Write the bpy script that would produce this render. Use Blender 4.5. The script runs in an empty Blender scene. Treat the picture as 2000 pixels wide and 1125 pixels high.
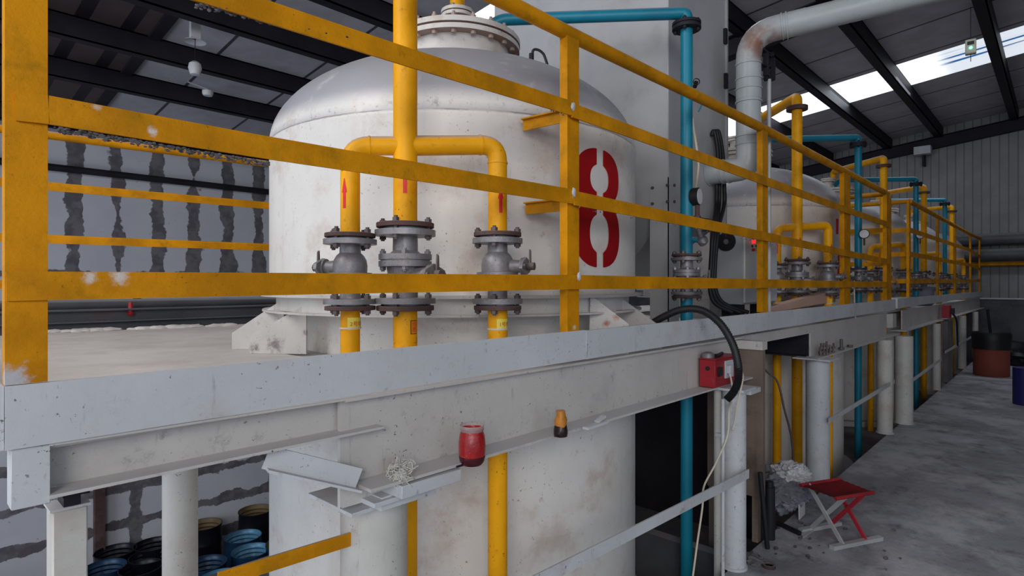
import bpy, bmesh, math, random
from mathutils import Vector, Matrix, noise as mnoise
R_ = random.Random(7)
sc = bpy.context.scene
COL = sc.collection
# ------------------------------------------------------------------ camera, sky, light, exposure
F, CX, HY, EYE = 1150.0, 1000.0, 556.0, 1.37        # focal length and horizon of the 2000 x 1125 frame, eye height
PSI = math.atan(1075 / 1150)                        # angle between the view and the platform direction (+X)
CP, SP = math.cos(PSI), math.sin(PSI)
cd = bpy.data.cameras.new('camera'); cam = bpy.data.objects.new('camera', cd); COL.objects.link(cam)
cam.location = (0, 0, EYE); cam.rotation_euler = (math.radians(90), 0, PSI - math.radians(90))
cd.sensor_width = 36; cd.lens = F / 2000 * 36; cd.shift_y = -(562.5 - HY) / 2000
cd.clip_start = 0.02; cd.clip_end = 200
sc.camera = cam
sc.view_settings.view_transform = 'Standard'; sc.view_settings.look = 'None'
sc.view_settings.gamma = 1; sc.view_settings.use_curve_mapping = False
sc.view_settings.exposure = 0.42
w = bpy.data.worlds.new('sky'); sc.world = w; w.use_nodes = True
bg = w.node_tree.nodes['Background']; bg.inputs['Color'].default_value = (0.72, 0.84, 1.0, 1); bg.inputs['Strength'].default_value = 0.85

def area(name, loc, target, sx, sy, power, color):
    l = bpy.data.lights.new(name, 'AREA'); l.shape = 'RECTANGLE'; l.size = sx; l.size_y = sy; l.energy = power; l.color = color
    o = bpy.data.objects.new(name, l); COL.objects.link(o); o.location = loc
    o.rotation_euler = (Vector(target) - Vector(loc)).to_track_quat('-Z', 'Y').to_euler()
    return o
# daylight through the big hall door behind the photographer, and through the two visible roof skylights, plus two added lamps
area('door_daylight', (-3.6, -3.0, 3.2), (1.8, 2.2, 1.3), 2.6, 2.4, 110, (1.0, 0.95, 0.88))
area('added_light_left', (-1.6, 2.4, 4.62), (0.6, 2.6, 0.8), 1.1, 4.6, 120, (1.0, 0.97, 0.94))  # added overhead lamp, brightens the deck from the upper left
area('added_pit_light', (-5.4, 7.0, 0.2), (3.0, 11.0, -2.6), 3.6, 2.8, 110, (0.86, 0.92, 1.0))  # added lamp that brightens the pit and the lower panel wall
area('skylight_daylight_far', (11.75, 2.4, 4.72), (11.75, 2.4, 0), 1.2, 6.4, 46, (0.86, 0.93, 1.0))
area('skylight_daylight_near', (5.2, 3.6, 4.55), (5.2, 3.6, 0), 0.85, 2.8, 26, (0.9, 0.95, 1.0))

# ------------------------------------------------------------------ where a photo pixel lies in the place
def C(px, py, Z):
    t = (px - CX) / F
    return Vector((Z * (CP + t * SP), Z * (SP - t * CP), EYE + (HY - py) / F * Z))
def onY(px, Y, h=None, py=None):
    t = (px - CX) / F; Z = Y / (SP - t * CP)
    p = C(px, 0, Z); p.z = EYE + (h if h is not None else (HY - py) / F * Z)
    return p
def onX(px, X, h):
    t = (px - CX) / F; Z = X / (CP + t * SP); p = C(px, 0, Z); p.z = EYE + h; return p
P0 = Vector((0.142, 1.311)); P1 = Vector((1.650, 1.259)); YF = 1.259
def onF(px, h=None, py=None, off=0.0):              # on the platform's front line (it bends a little at the second post)
    if px >= 1115: return onY(px, YF + off, h, py)
    t = (px - CX) / F; d = Vector((CP + t * SP, SP - t * CP)); s = (P1 - P0); q = P0 + Vector((0, off))
    den = d.x * (-s.y) + d.y * s.x
    Z = (q.x * (-s.y) + q.y * s.x) / den
    p = C(px, 0, Z); p.z = EYE + (h if h is not None else (HY - py) / F * Z)
    return p
def Hh(h): return EYE + h

# ------------------------------------------------------------------ materials
def lin(c):
    return tuple((v / 12.92 if v <= .04045 else ((v + .055) / 1.055) ** 2.4) for v in (x / 255 for x in c))
def N(nt, t, **k):
    n = nt.nodes.new(t)
    for a, b in k.items(): setattr(n, a, b)
    return n
def mixc(nt, fac, a, b, mode='MIX'):
    m = N(nt, 'ShaderNodeMix', data_type='RGBA', blend_type=mode)
    if isinstance(fac, float): m.inputs[0].default_value = fac
    else: nt.links.new(fac, m.inputs[0])
    for v, i in ((a, 6), (b, 7)):
        if isinstance(v, tuple): m.inputs[i].default_value = (*v[:3], 1)
        else: nt.links.new(v, m.inputs[i])
    return m.outputs[2]
def noise(nt, scale, detail=4, rough=.6, vec=None, stretch=None):
    n = N(nt, 'ShaderNodeTexNoise'); n.inputs['Scale'].default_value = scale; n.inputs['Detail'].default_value = detail; n.inputs['Roughness'].default_value = rough
    g = N(nt, 'ShaderNodeNewGeometry').outputs['Position'] if vec is None else vec
    if stretch:
        m = N(nt, 'ShaderNodeMapping'); m.inputs['Scale'].default_value = stretch; nt.links.new(g, m.inputs[0]); g = m.outputs[0]
    nt.links.new(g, n.inputs['Vector']); return n.outputs[0]
def ramp(nt, v, a, b, lo=0.0, hi=1.0):
    m = N(nt, 'ShaderNodeMapRange', interpolation_type='SMOOTHSTEP'); nt.links.new(v, m.inputs[0])
    for i, x in enumerate((a, b, lo, hi)): m.inputs[i + 1].default_value = x
    return m.outputs[0]
def mul(nt, a, b, op='MULTIPLY'):
    m = N(nt, 'ShaderNodeMath', operation=op)
    for i, v in enumerate((a, b)):
        if isinstance(v, (int, float)): m.inputs[i].default_value = v
        else: nt.links.new(v, m.inputs[i])
    return m.outputs[0]
MATS = {}
def paint(name, base, rough=.5, metal=0., var=.12, dirt=(.07, .055, .05), speck=.35, stain=None, stain_amt=0., dust=0., dustc=(.42, .40, .42), bump=.15, drip=0., scl=1.0, spec=.4, dlo=.35, dhi=.95, grime=0., grimec=(.13, .115, .125)):
    m = bpy.data.materials.new(name); m.use_nodes = True; nt = m.node_tree; b = nt.nodes['Principled BSDF']
    c = mixc(nt, ramp(nt, noise(nt, 2.6 * scl, 6), .3, .7), tuple(v * (1 - var) for v in base), tuple(min(1, v * (1 + var)) for v in base))
    if stain_amt:
        c = mixc(nt, mul(nt, ramp(nt, noise(nt, 4.5 * scl, 7, .65), .5, .72), stain_amt), c, stain)
    if drip:
        c = mixc(nt, mul(nt, ramp(nt, noise(nt, 1.0, 5, .6, stretch=(14, 14, .9)), .55, .75), drip), c, stain or dirt)
    if speck:
        sp = mul(nt, ramp(nt, noise(nt, 75 * scl, 3, .7), .645, .69), ramp(nt, noise(nt, 5 * scl, 3), .42, .62))
        c = mixc(nt, mul(nt, sp, speck), c, dirt)
        sm = mul(nt, ramp(nt, noise(nt, 16 * scl, 8, .75), .6, .7), speck * .45)
        c = mixc(nt, sm, c, dirt)
    if grime:                                         # scuffs and grey smears, in clusters
        gm = mul(nt, ramp(nt, noise(nt, 22 * scl, 9, .8), .53, .66), ramp(nt, noise(nt, 3.2 * scl, 4), .44, .66))
        gs = mul(nt, ramp(nt, noise(nt, 1.0, 7, .7, stretch=(46, 46, 7)), .58, .70), ramp(nt, noise(nt, 4 * scl, 3), .40, .62))
        c = mixc(nt, mul(nt, mul(nt, gm, gs, 'MAXIMUM'), grime), c, grimec)
    if dust:
        g = N(nt, 'ShaderNodeNewGeometry'); s = N(nt, 'ShaderNodeSeparateXYZ'); nt.links.new(g.outputs['Normal'], s.inputs[0])
        d = mul(nt, ramp(nt, s.outputs[2], dlo, dhi), ramp(nt, noise(nt, 9, 4), .15, .45))
        c = mixc(nt, mul(nt, d, dust), c, dustc)
    nt.links.new(c, b.inputs['Base Color'])
    b.inputs['Roughness'].default_value = rough; b.inputs['Metallic'].default_value = metal
    b.inputs['Specular IOR Level'].default_value = spec
    if bump:
        bp = N(nt, 'ShaderNodeBump'); bp.inputs['Strength'].default_value = bump; bp.inputs['Distance'].default_value = .004
        nt.links.new(noise(nt, 42 * scl, 6, .65), bp.inputs['Height']); nt.links.new(bp.outputs[0], b.inputs['Normal'])
    MATS[name] = m; return m
def flat(name, base, rough=.5, metal=0., **k):
    return paint(name, base, rough, metal, var=k.pop('var', .05), speck=0, bump=k.pop('bump', 0), **k)

YEL = paint('yellow_paint', (.84, .38, .003), .45, spec=.22, var=.16, dirt=(.10, .035, .01), speck=.95, stain=(.62, .20, .003), stain_amt=.5, dust=.75, dustc=(.40, .38, .40), bump=.28)
YELR = paint('yellow_rail_paint', (.58, .235, .003), .55, var=.22, scl=2.2, dirt=(.12, .04, .01), speck=.8, stain=(.36, .175, .004), stain_amt=.9, dust=.6, dustc=(.45, .42, .42), bump=.35, spec=.12)
BLU = paint('blue_pipe_paint', (.006, .20, .30), .42, var=.15, dirt=(.0, .06, .10), speck=.4, dust=.9, dustc=(.34, .35, .4), bump=.2)
WHT = paint('white_tank_paint', (.72, .695, .665), .42, var=.05, dirt=(.14, .10, .08), speck=.8, stain=(.54, .44, .375), stain_amt=.75, dust=.95, dustc=(.34, .335, .37), drip=.22, bump=.12, dlo=.10, dhi=.42, grime=.16)
WHS = paint('white_steel_paint', (.57, .585, .61), .5, var=.08, dirt=(.10, .08, .09), speck=.9, stain=(.50, .475, .46), stain_amt=.9, dust=.6, dustc=(.6, .58, .6), bump=.25, grime=.42)
WHB = paint('cream_beam_paint', (.56, .535, .51), .5, var=.08, dirt=(.09, .075, .08), speck=1.0, stain=(.44, .41, .40), stain_amt=.6, dust=.9, dustc=(.60, .58, .585), bump=.25, grime=.5)
DECK = paint('dusty_deck', (.62, .58, .56), .7, var=.1, dirt=(.14, .11, .10), speck=.5, stain=(.48, .43, .42), stain_amt=.6, bump=.3)
COLM = paint('column_paint', (.56, .545, .51), .5, var=.08, dirt=(.10, .08, .08), speck=.8, stain=(.44, .38, .33), stain_amt=.7, bump=.2, grime=.35)
RUST = paint('rusty_flange', (.085, .045, .04), .75, var=.3, dirt=(.02, .015, .02), speck=.6, stain=(.16, .12, .11), stain_amt=.6, dust=.7, dustc=(.25, .22, .22), bump=.5)
GREYM = paint('grey_valve_metal', (.24, .23, .24), .42, .35, grime=.8, grimec=(.06, .045, .04), scl=2, var=.2, dirt=(.04, .03, .03), speck=.8, stain=(.13, .10, .09), stain_amt=.7, dust=.6, dustc=(.3, .27, .27), bump=.35)
BOLT = paint('dirty_bolt', (.13, .10, .10), .55, .4, var=.3, dirt=(.03, .02, .02), speck=.5, dust=.6, dustc=(.3, .27, .26), bump=.3)
GALV = paint('galvanised_cabinet', (.47, .47, .485), .45, .1, var=.07, dirt=(.2, .16, .1), speck=.25, stain=(.28, .27, .24), stain_amt=.35, drip=.12, bump=.05)
CABG = paint('grey_enclosure_paint', (.30, .31, .325), .45, var=.06, speck=.2, bump=.05)
CABW = paint('light_enclosure_paint', (.52, .53, .545), .4, var=.05, speck=.2, bump=.05)
DUCT = paint('pale_duct_paint', (.43, .46, .475), .38, var=.07, dirt=(.12, .08, .06), speck=.4, stain=(.38, .37, .33), stain_amt=.5, dust=.8, dustc=(.36, .34, .35), bump=.08)
BLK = flat('black_rubber', (.012, .012, .015), .5)
DARK = paint('dark_steel', (.017, .015, .022), .6, spec=.25, var=.2, speck=.3, dirt=(.08, .06, .05), bump=.1)
DGRY = paint('dark_grey_steel', (.085, .088, .10), .45, var=.2, speck=.6, dirt=(.03, .02, .02), stain=(.14, .07, .04), stain_amt=.3, dust=.7, dustc=(.4, .38, .39), bump=.2)
RED = flat('red_marking_paint', (.66, .012, .018), .5, var=.18, bump=.1)
REDB = paint('red_box_paint', (.36, .016, .026), .4, var=.1, speck=.3, dirt=(.5, .45, .45), bump=.05)
REDP = flat('red_plastic', (.5, .03, .05), .4)
CREAM = flat('cream_cable', (.62, .56, .44), .5)
CONC = paint('concrete', (.15, .14, .145), .85, var=.25, dirt=(.05, .04, .04), speck=.6, stain=(.12, .11, .115), stain_amt=.9, bump=.5)
WOOD = paint('weathered_wood', (.20, .15, .12), .8, var=.25, dirt=(.04, .03, .02), speck=.7, stain=(.09, .06, .05), stain_amt=.8, drip=.6, bump=.5)
PINK = paint('pink_board', (.56, .36, .29), .7, var=.08, speck=.3, dirt=(.2, .12, .1), bump=.2)
WPLA = flat('white_plastic', (.62, .62, .64), .4)
GLAB = flat('yellow_label', (.80, .66, .08), .4)
DRMB = paint('blue_drum_steel', (.012, .045, .10), .35, .2, var=.3, speck=.4, dirt=(.01, .01, .02), bump=.1)
DRML = paint('light_blue_drum_steel', (.10, .26, .40), .35, .2, var=.3, speck=.4, dirt=(.01, .01, .02), bump=.1)
DRMK = paint('black_drum_steel', (.010, .010, .016), .35, .2, var=.3, speck=.4, dirt=(.05, .03, .02), bump=.1)
DRMY = flat('drum_inner_tan', (.16, .11, .05), .6, var=.3)
FIBR = paint('brown_fibre_drum', (.24, .055, .035), .7, var=.1, speck=.3, bump=.2)
RAG = paint('grey_rag', (.20, .21, .26), .85, var=.3, speck=.8, dirt=(.03, .03, .06), scl=2, bump=.4)
RAGW = paint('white_rag', (.55, .54, .56), .85, var=.2, speck=.6, dirt=(.06, .05, .06), bump=.4)
STRW = flat('string_white', (.62, .60, .55), .9)
def add_color(m, fn):                                # wrap a material's base colour with one more mixed layer
    nt = m.node_tree; b = nt.nodes['Principled BSDF']; l = b.inputs['Base Color'].links[0]; src = l.from_socket
    nt.links.new(fn(nt, src), b.inputs['Base Color'])
def tape(nt, src):                                   # rust streak round the duct elbow
    g = N(nt, 'ShaderNodeNewGeometry'); d = N(nt, 'ShaderNodeVectorMath', operation='DISTANCE'); nt.links.new(g.outputs['Position'], d.inputs[0])
    p = C(1484, 84, 3.58); d.inputs[1].default_value = p
    f = mul(nt, ramp(nt, d.outputs['Value'], .05, .17, 1, 0), ramp(nt, noise(nt, 9, 5), .3, .62))
    return mixc(nt, mul(nt, f, .9), src, (.22, .07, .025))
add_color(DUCT, tape)
def mat_glass(name, col, rough=.05):
    m = bpy.data.materials.new(name); m.use_nodes = True; b = m.node_tree.nodes['Principled BSDF']
    b.inputs['Base Color'].default_value = (*col, 1); b.inputs['Roughness'].default_value = rough; b.inputs['Transmission Weight'].default_value = .75
    return m
GLS = mat_glass('clear_glass', (.85, .75, .75)); PLBAG = mat_glass('thin_clear_plastic', (.6, .6, .66), .35)
def emis(name, col, s):
    m = bpy.data.materials.new(name); m.use_nodes = True; b = m.node_tree.nodes['Principled BSDF']
    b.inputs['Base Color'].default_value = (*col, 1); b.inputs['Emission Color'].default_value = (*col, 1); b.inputs['Emission Strength'].default_value = s
    return m
SKYL = emis('skylight_sheet', (.80, .90, 1.0), 1.5); GLED = emis('green_led', (.15, 1.0, .45), 2.5)
def skyl():                                          # translucent sheet: blue film streaks towards the eaves
    nt = SKYL.node_tree; b = nt.nodes['Principled BSDF']
    g = N(nt, 'ShaderNodeNewGeometry'); s = N(nt, 'ShaderNodeSeparateXYZ'); nt.links.new(g.outputs['Position'], s.inputs[0])
    st = ramp(nt, noise(nt, 1.0, 3, .5, stretch=(5.5, .12, 1)), .52, .62)
    f = mul(nt, st, ramp(nt, s.outputs[1], 1.55, 1.25))
    c = mixc(nt, f, (.84, .90, .98), (.02, .12, .32)); nt.links.new(c, b.inputs['Emission Color']); nt.links.new(c, b.inputs['Base Color'])
    nt.links.new(ramp(nt, s.outputs[1], 1.3, 1.7, .62, 1.35), b.inputs['Emission Strength'])
skyl()
def spots(m, lst):                                   # stray daubs of another paint
    def fn(nt, src):
        for p, rad, colr in lst:
            g = N(nt, 'ShaderNodeNewGeometry'); d = N(nt, 'ShaderNodeVectorMath', operation='DISTANCE'); nt.links.new(g.outputs['Position'], d.inputs[0]); d.inputs[1].default_value = p
            v = mul(nt, d.outputs['Value'], mul(nt, mul(nt, noise(nt, 55, 7, .7), -.5, 'ADD'), rad * 2.4), 'ADD')
            src = mixc(nt, ramp(nt, v, rad * .1, rad * 1.05, .85, 0), src, colr)
        return src
    add_color(m, fn)
spots(YELR, [(onF(299, py=258, off=-.015), .012, (.7, .68, .66)), (onF(175, py=541, off=-.015), .016, (.66, .64, .62)), (onF(235, py=541, off=-.015), .02, (.66, .64, .62)), (onF(22, py=742, off=-.01), .036, (.5, .55, .62)), (onF(190, py=208, off=-.015), .010, (.6, .57, .52)), (onF(1124, py=640, off=.0), .014, (.6, .58, .5)), (onF(1118, py=385, off=-.01), .006, (.55, .5, .4))])
spots(WHB, [(C(1185, 632, 2.41), .020, (.35, .07, .01)), (C(1203, 620, 2.41), .018, (.42, .10, .02)), (C(540, 672, 2.43), .045, (.16, .13, .13)), (C(500, 680, 2.44), .03, (.12, .09, .09)), (C(597, 650, 2.42), .02, (.14, .12, .13)), (C(720, 795, 1.56), .022, (.2, .19, .22)), (C(96, 930, 1.04), .02, (.13, .11, .12)), (C(692, 850, 1.52), .012, (.14, .12, .13)), (C(860, 790, 1.6), .008, (.4, .25, .12))])
def mat_floor():
    m = paint('aisle_floor_concrete', (.30, .30, .33), .8, var=.2, dirt=(.05, .045, .06), speck=.9, stain=(.12, .115, .14), stain_amt=1.0, bump=.5, grime=.75, grimec=(.035, .03, .04))
    add_color(m, lambda nt, s: mixc(nt, mul(nt, ramp(nt, noise(nt, 1.6, 8, .7), .45, .62), .6), s, (.62, .62, .66))); return m
def mat_wall_back():                                 # white panels with smeared grey mortar joints, upright above and lying below
    m = bpy.data.materials.new('panel_wall'); m.use_nodes = True; nt = m.node_tree; b = nt.nodes['Principled BSDF']
    g = N(nt, 'ShaderNodeNewGeometry'); s = N(nt, 'ShaderNodeSeparateXYZ'); nt.links.new(g.outputs['Position'], s.inputs[0])
    wob = mul(nt, mul(nt, noise(nt, 2.4, 7, .6), -.5, 'ADD'), .30)
    wid = ramp(nt, noise(nt, 1.6, 5, .6), .25, .75, .05, .15)
    def seam(v, off, per):
        a = mul(nt, mul(nt, v, -off, 'ADD'), 1 / per); fr = mul(nt, mul(nt, a, 1000, 'ADD'), 0, 'FRACT'); return mul(nt, mul(nt, mul(nt, fr, -.5, 'ADD'), 0, 'ABSOLUTE'), per)
    def band(dist, wd):
        d = mul(nt, mul(nt, dist, wob, 'ADD'), wd, 'SUBTRACT'); return ramp(nt, d, -.008, .008, 1, 0)
    up = band(seam(s.outputs[0], 2.09 + .295, .59), wid)
    lo = band(seam(s.outputs[2], EYE - 3.41 + .3, .6), mul(nt, wid, .75))
    lv = band(seam(s.outputs[0], 2.95 + 1.2, 2.4), .09)
    isup = ramp(nt, s.outputs[2], EYE + .17, EYE + .19)
    low = mul(nt, lo, lv, 'MAXIMUM')
    mx = N(nt, 'ShaderNodeMix'); nt.links.new(isup, mx.inputs[0]); nt.links.new(low, mx.inputs[2]); nt.links.new(up, mx.inputs[3])
    edge = band(mul(nt, mul(nt, s.outputs[2], -(EYE + .16), 'ADD'), 0, 'ABSOLUTE'), .05)
    seams = mul(nt, mx.outputs[0], edge, 'MAXIMUM')
    base = mixc(nt, ramp(nt, noise(nt, .8, 4), .3, .7), (.56, .555, .62), (.64, .635, .68))
    base = mixc(nt, mul(nt, ramp(nt, noise(nt, 7, 6, .7), .66, .70), .7), base, (.12, .10, .11))
    rs = mul(nt, ramp(nt, noise(nt, 2.2, 5), .64, .72), ramp(nt, mul(nt, mul(nt, s.outputs[2], -(EYE + 1.75), 'ADD'), 0, 'ABSOLUTE'), .08, .3, 1, 0))
    base = mixc(nt, rs, base, (.22, .08, .04))
    mort = mixc(nt, ramp(nt, noise(nt, 5, 4), .4, .6), (.125, .11, .125), (.19, .175, .19))
    c = mixc(nt, seams, base, mort); nt.links.new(c, b.inputs['Base Color']); b.inputs['Roughness'].default_value = .8
    return m
def mat_lines(name, base, dark, axis, per, wid, rough=.5, bumpd=0., var=.12):
    m = paint(name, base, rough, var=var, speck=.15, bump=0)
    def fn(nt, src):
        g = N(nt, 'ShaderNodeNewGeometry'); s = N(nt, 'ShaderNodeSeparateXYZ'); nt.links.new(g.outputs['Position'], s.inputs[0])
        fr = mul(nt, mul(nt, s.outputs[axis], 1 / per), 0, 'FRACT'); d = mul(nt, mul(nt, fr, -.5, 'ADD'), 0, 'ABSOLUTE')
        return mixc(nt, ramp(nt, d, wid / per * .5, wid / per * .5 + .01, .9, 0), src, dark)
    add_color(m, fn); return m

# ------------------------------------------------------------------ mesh building
def frame_z(d):
    d = d.normalized(); q = d.to_track_quat('Z', 'Y'); return q.to_matrix().to_4x4()
class B:
    def __init__(s): s.bm = bmesh.new()
    def box(s, lo, hi, M=None):
        lo, hi = Vector(lo), Vector(hi)
        v = [s.bm.verts.new(Vector((x, y, z)) if M is None else M @ Vector((x, y, z))) for x in (lo.x, hi.x) for y in (lo.y, hi.y) for z in (lo.z, hi.z)]
        for f in ((0, 1, 3, 2), (4, 6, 7, 5), (0, 4, 5, 1), (2, 3, 7, 6), (0, 2, 6, 4), (1, 5, 7, 3)): s.bm.faces.new([v[i] for i in f])
        return s
    def hexa(s, p):                                   # 8 corners: bottom loop then top loop
        v = [s.bm.verts.new(Vector(q)) for q in p]
        for f in ((3, 2, 1, 0), (4, 5, 6, 7), (0, 1, 5, 4), (1, 2, 6, 5), (2, 3, 7, 6), (3, 0, 4, 7)): s.bm.faces.new([v[i] for i in f])
        return s
    def bar(s, a, b, wd, th, side=None):              # bar from a to b; wd measured upright, th across
        a, b = Vector(a), Vector(b); d = (b - a).normalized(); n = Vector(side).normalized() if side else Vector((d.y, -d.x, 0)).normalized()
        u = n.cross(d).normalized()
        if u.z < 0: u = -u
        c = [a + n * i * th / 2 + u * j * wd / 2 for i, j in ((-1, -1), (1, -1), (1, 1), (-1, 1))]
        e = [q + (b - a) for q in c]; return s.hexa(c + e)
    def cyl(s, a, b, r, r2=None, seg=20, cap=True):
        a, b = Vector(a), Vector(b); r2 = r if r2 is None else r2; M = frame_z(b - a)
        A = [s.bm.verts.new(a + M @ Vector((math.cos(i * 2 * math.pi / seg) * r, math.sin(i * 2 * math.pi / seg) * r, 0))) for i in range(seg)]
        D = [s.bm.verts.new(b + M @ Vector((math.cos(i * 2 * math.pi / seg) * r2, math.sin(i * 2 * math.pi / seg) * r2, 0))) for i in range(seg)]
        for i in range(seg): s.bm.faces.new((A[i], A[(i + 1) % seg], D[(i + 1) % seg], D[i]))
        if cap: s.bm.faces.new(A[::-1]); s.bm.faces.new(D)
        return s
    def tube(s, pts, r, seg=14, bend=0.0, cap=True):
        pts = [Vector(p) for p in pts]
        if bend:
            q = [pts[0]]
            for i in range(1, len(pts) - 1):
                a, p, c = pts[i - 1], pts[i], pts[i + 1]; u = (a - p).normalized(); v = (c - p).normalized()
                k = min(bend, (a - p).length * .49, (c - p).length * .49)
                for j in range(9):
                    t = j / 8; q.append((p + u * k) * (1 - t) ** 2 + p * 2 * t * (1 - t) + (p + v * k) * t * t)
            q.append(pts[-1]); pts = q
        rings = []; M = None
        for i, p in enumerate(pts):
            d = (pts[min(i + 1, len(pts) - 1)] - pts[max(i - 1, 0)]).normalized()
            if M is None: M = frame_z(d).to_3x3()
            else:
                z = M.col[2]; M = z.rotation_difference(d).to_matrix() @ M
            rr = r if not callable(r) else r(i / (len(pts) - 1))
            rings.append([s.bm.verts.new(p + M @ Vector((math.cos(k * 2 * math.pi / seg) * rr, math.sin(k * 2 * math.pi / seg) * rr, 0))) for k in range(seg)])
        for a, b in zip(rings, rings[1:]):
            for k in range(seg): s.bm.faces.new((a[k], a[(k + 1) % seg], b[(k + 1) % seg], b[k]))
        if cap: s.bm.faces.new(rings[0][::-1]); s.bm.faces.new(rings[-1])
        return s
    def lathe(s, prof, c=(0, 0, 0), seg=32, axis=(0, 0, 1), closed=True):
        M = Matrix.Translation(Vector(c)) @ frame_z(Vector(axis)); rings = []
        for r, z in prof:
            if r < 1e-5: rings.append([s.bm.verts.new(M @ Vector((0, 0, z)))])
            else: rings.append([s.bm.verts.new(M @ Vector((math.cos(i * 2 * math.pi / seg) * r, math.sin(i * 2 * math.pi / seg) * r, z))) for i in range(seg)])
        for a, b in zip(rings, rings[1:]):
            for i in range(seg):
                j = (i + 1) % seg
                if len(a) == 1 and len(b) == 1: continue
                if len(a) == 1: s.bm.faces.new((a[0], b[j], b[i]))
                elif len(b) == 1: s.bm.faces.new((a[i], a[j], b[0]))
                else: s.bm.faces.new((a[i], a[j], b[j], b[i]))
        if closed:
            if len(rings[0]) > 1: s.bm.faces.new(rings[0][::-1])
            if len(rings[-1]) > 1: s.bm.faces.new(rings[-1])
        return s
    def prism(s, poly, off):                          # polygon of 3-D points pushed along off
        a = [s.bm.verts.new(Vector(p)) for p in poly]; b = [s.bm.verts.new(Vector(p) + Vector(off)) for p in poly]
        n = len(a); s.bm.faces.new(a[::-1]); s.bm.faces.new(b)
        for i in range(n): s.bm.faces.new((a[i], a[(i + 1) % n], b[(i + 1) % n], b[i]))
        return s
    def lump(s, c, rad, seed=0, amp=.25, freq=6, sub=3, squash=(1, 1, 1)):
        r = bmesh.ops.create_icosphere(s.bm, subdivisions=sub, radius=1.0); c = Vector(c)
        for v in r['verts']:
            n = v.co.normalized(); k = 1 + amp * mnoise.fractal(n * freq * .5 + Vector((seed * 7.3, 0, 0)), .9, 2.2, 5)
            v.co = c + Vector((n.x * squash[0], n.y * squash[1], n.z * squash[2])) * rad * k
        return s
    def done(s, name, mat, parent=None, bev=0.0, ang=38, flip=True):
        bm = s.bm
        if flip: bmesh.ops.recalc_face_normals(bm, faces=bm.faces)
        for f in bm.faces: f.smooth = True
        for e in bm.edges:
            if len(e.link_faces) == 2 and e.calc_face_angle(0) > math.radians(ang): e.smooth = False
        if bev:
            es = [e for e in bm.edges if not e.smooth]
            bmesh.ops.bevel(bm, geom=es, offset=bev, segments=1, affect='EDGES', clamp_overlap=True)
        xs = [v.co for v in bm.verts]
        if parent is not None: o0 = parent['_o'].to_list() if hasattr(parent['_o'], 'to_list') else list(parent['_o']); o0 = Vector(o0)
        else: o0 = Vector(((min(v.x for v in xs) + max(v.x for v in xs)) / 2, (min(v.y for v in xs) + max(v.y for v in xs)) / 2, min(v.z for v in xs)))
        bmesh.ops.translate(bm, verts=bm.verts, vec=-o0)
        me = bpy.data.meshes.new(name); bm.to_mesh(me); bm.free(); me.materials.append(mat)
        o = bpy.data.objects.new(name, me); COL.objects.link(o); o['_o'] = list(o0)
        if parent is None: o.location = o0
        else: o.parent = parent
        return o
def thing(name, label, cat, loc, group=None):
    o = bpy.data.objects.new(name, None); COL.objects.link(o); o.location = Vector(loc); o.empty_display_size = .05
    o['_o'] = list(loc); o['label'] = label; o['category'] = cat
    if group: o['group'] = group
    return o
def tag(o, label, cat, group=None, kind=None):
    o['label'] = label; o['category'] = cat
    if group: o['group'] = group
    if kind: o['kind'] = kind
    return o
def struct(o): o['kind'] = 'structure'; return o
def dup(root, dloc, label, rot=None):
    m = {}
    def rec(o, par):
        c = o.copy(); COL.objects.link(c)
        if par is not None: c.parent = par
        for ch in kids.get(o, []): rec(ch, c)
        return c
    kids = {}
    for o in list(COL.objects):
        if o.parent is not None: kids.setdefault(o.parent, []).append(o)
    r = rec(root, None); r.location = root.location + Vector(dloc); r['label'] = label
    return r
def text_mesh(body, size, depth=.0):                 # mesh verts of a line of text, centred, in the XY plane
    cu = bpy.data.curves.new('txt', 'FONT'); cu.body = body; cu.size = size; cu.align_x = 'CENTER'; cu.align_y = 'CENTER'; cu.resolution_u = 3
    ob = bpy.data.objects.new('txt', cu); COL.objects.link(ob); dg = bpy.context.evaluated_depsgraph_get(); dg.update()
    me = bpy.data.meshes.new_from_object(ob.evaluated_get(dg)); bm = bmesh.new(); bm.from_mesh(me)
    bpy.data.objects.remove(ob); bpy.data.curves.remove(cu); bpy.data.meshes.remove(me); return bm

# ------------------------------------------------------------------ the building
FLOOR = mat_floor(); WBK = mat_wall_back()
CEIL = mat_lines('roof_panel', (.50, .485, .53), (.02, .018, .03), 0, 1.15, .03)
CEILD = mat_lines('dark_old_roof_sheet', (.075, .055, .055), (.008, .006, .01), 0, .42, .13)
CORR = mat_lines('ribbed_wall_sheet', (.24, .235, .235), (.12, .12, .125), 1, .15, .022)
PLAST = paint('grey_plaster', (.10, .10, .115), .85, var=.2, speck=.5, stain=(.06, .055, .06), stain_amt=.7, bump=.3)
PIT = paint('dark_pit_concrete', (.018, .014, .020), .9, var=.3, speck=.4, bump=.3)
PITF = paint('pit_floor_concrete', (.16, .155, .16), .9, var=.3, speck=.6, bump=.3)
XE, YB, ZP = 16.2, 11.5, EYE - 5.15
roofz = lambda y: EYE + 3.735 - .11 * y
struct(B().box((-7, -8, -.22), (XE, 1.17, 0)).done('floor', FLOOR))
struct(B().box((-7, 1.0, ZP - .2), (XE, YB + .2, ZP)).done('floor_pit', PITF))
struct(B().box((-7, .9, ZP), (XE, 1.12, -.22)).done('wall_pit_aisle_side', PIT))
struct(B().box((3.02, 3.62, ZP), (XE, 3.75, Hh(-.31))).done('wall_pit_dark_backing', PIT))  # dark wall added in place of the unlit depth under the deck
struct(B().box((-7, YB, ZP), (XE + .2, YB + .2, roofz(YB) + .1)).done('wall_back', WBK))
we = B(); we.box((XE, -8, Hh(-.3)), (XE + .1, YB, 6.6)); struct(we.done('wall_end', CORR))
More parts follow.
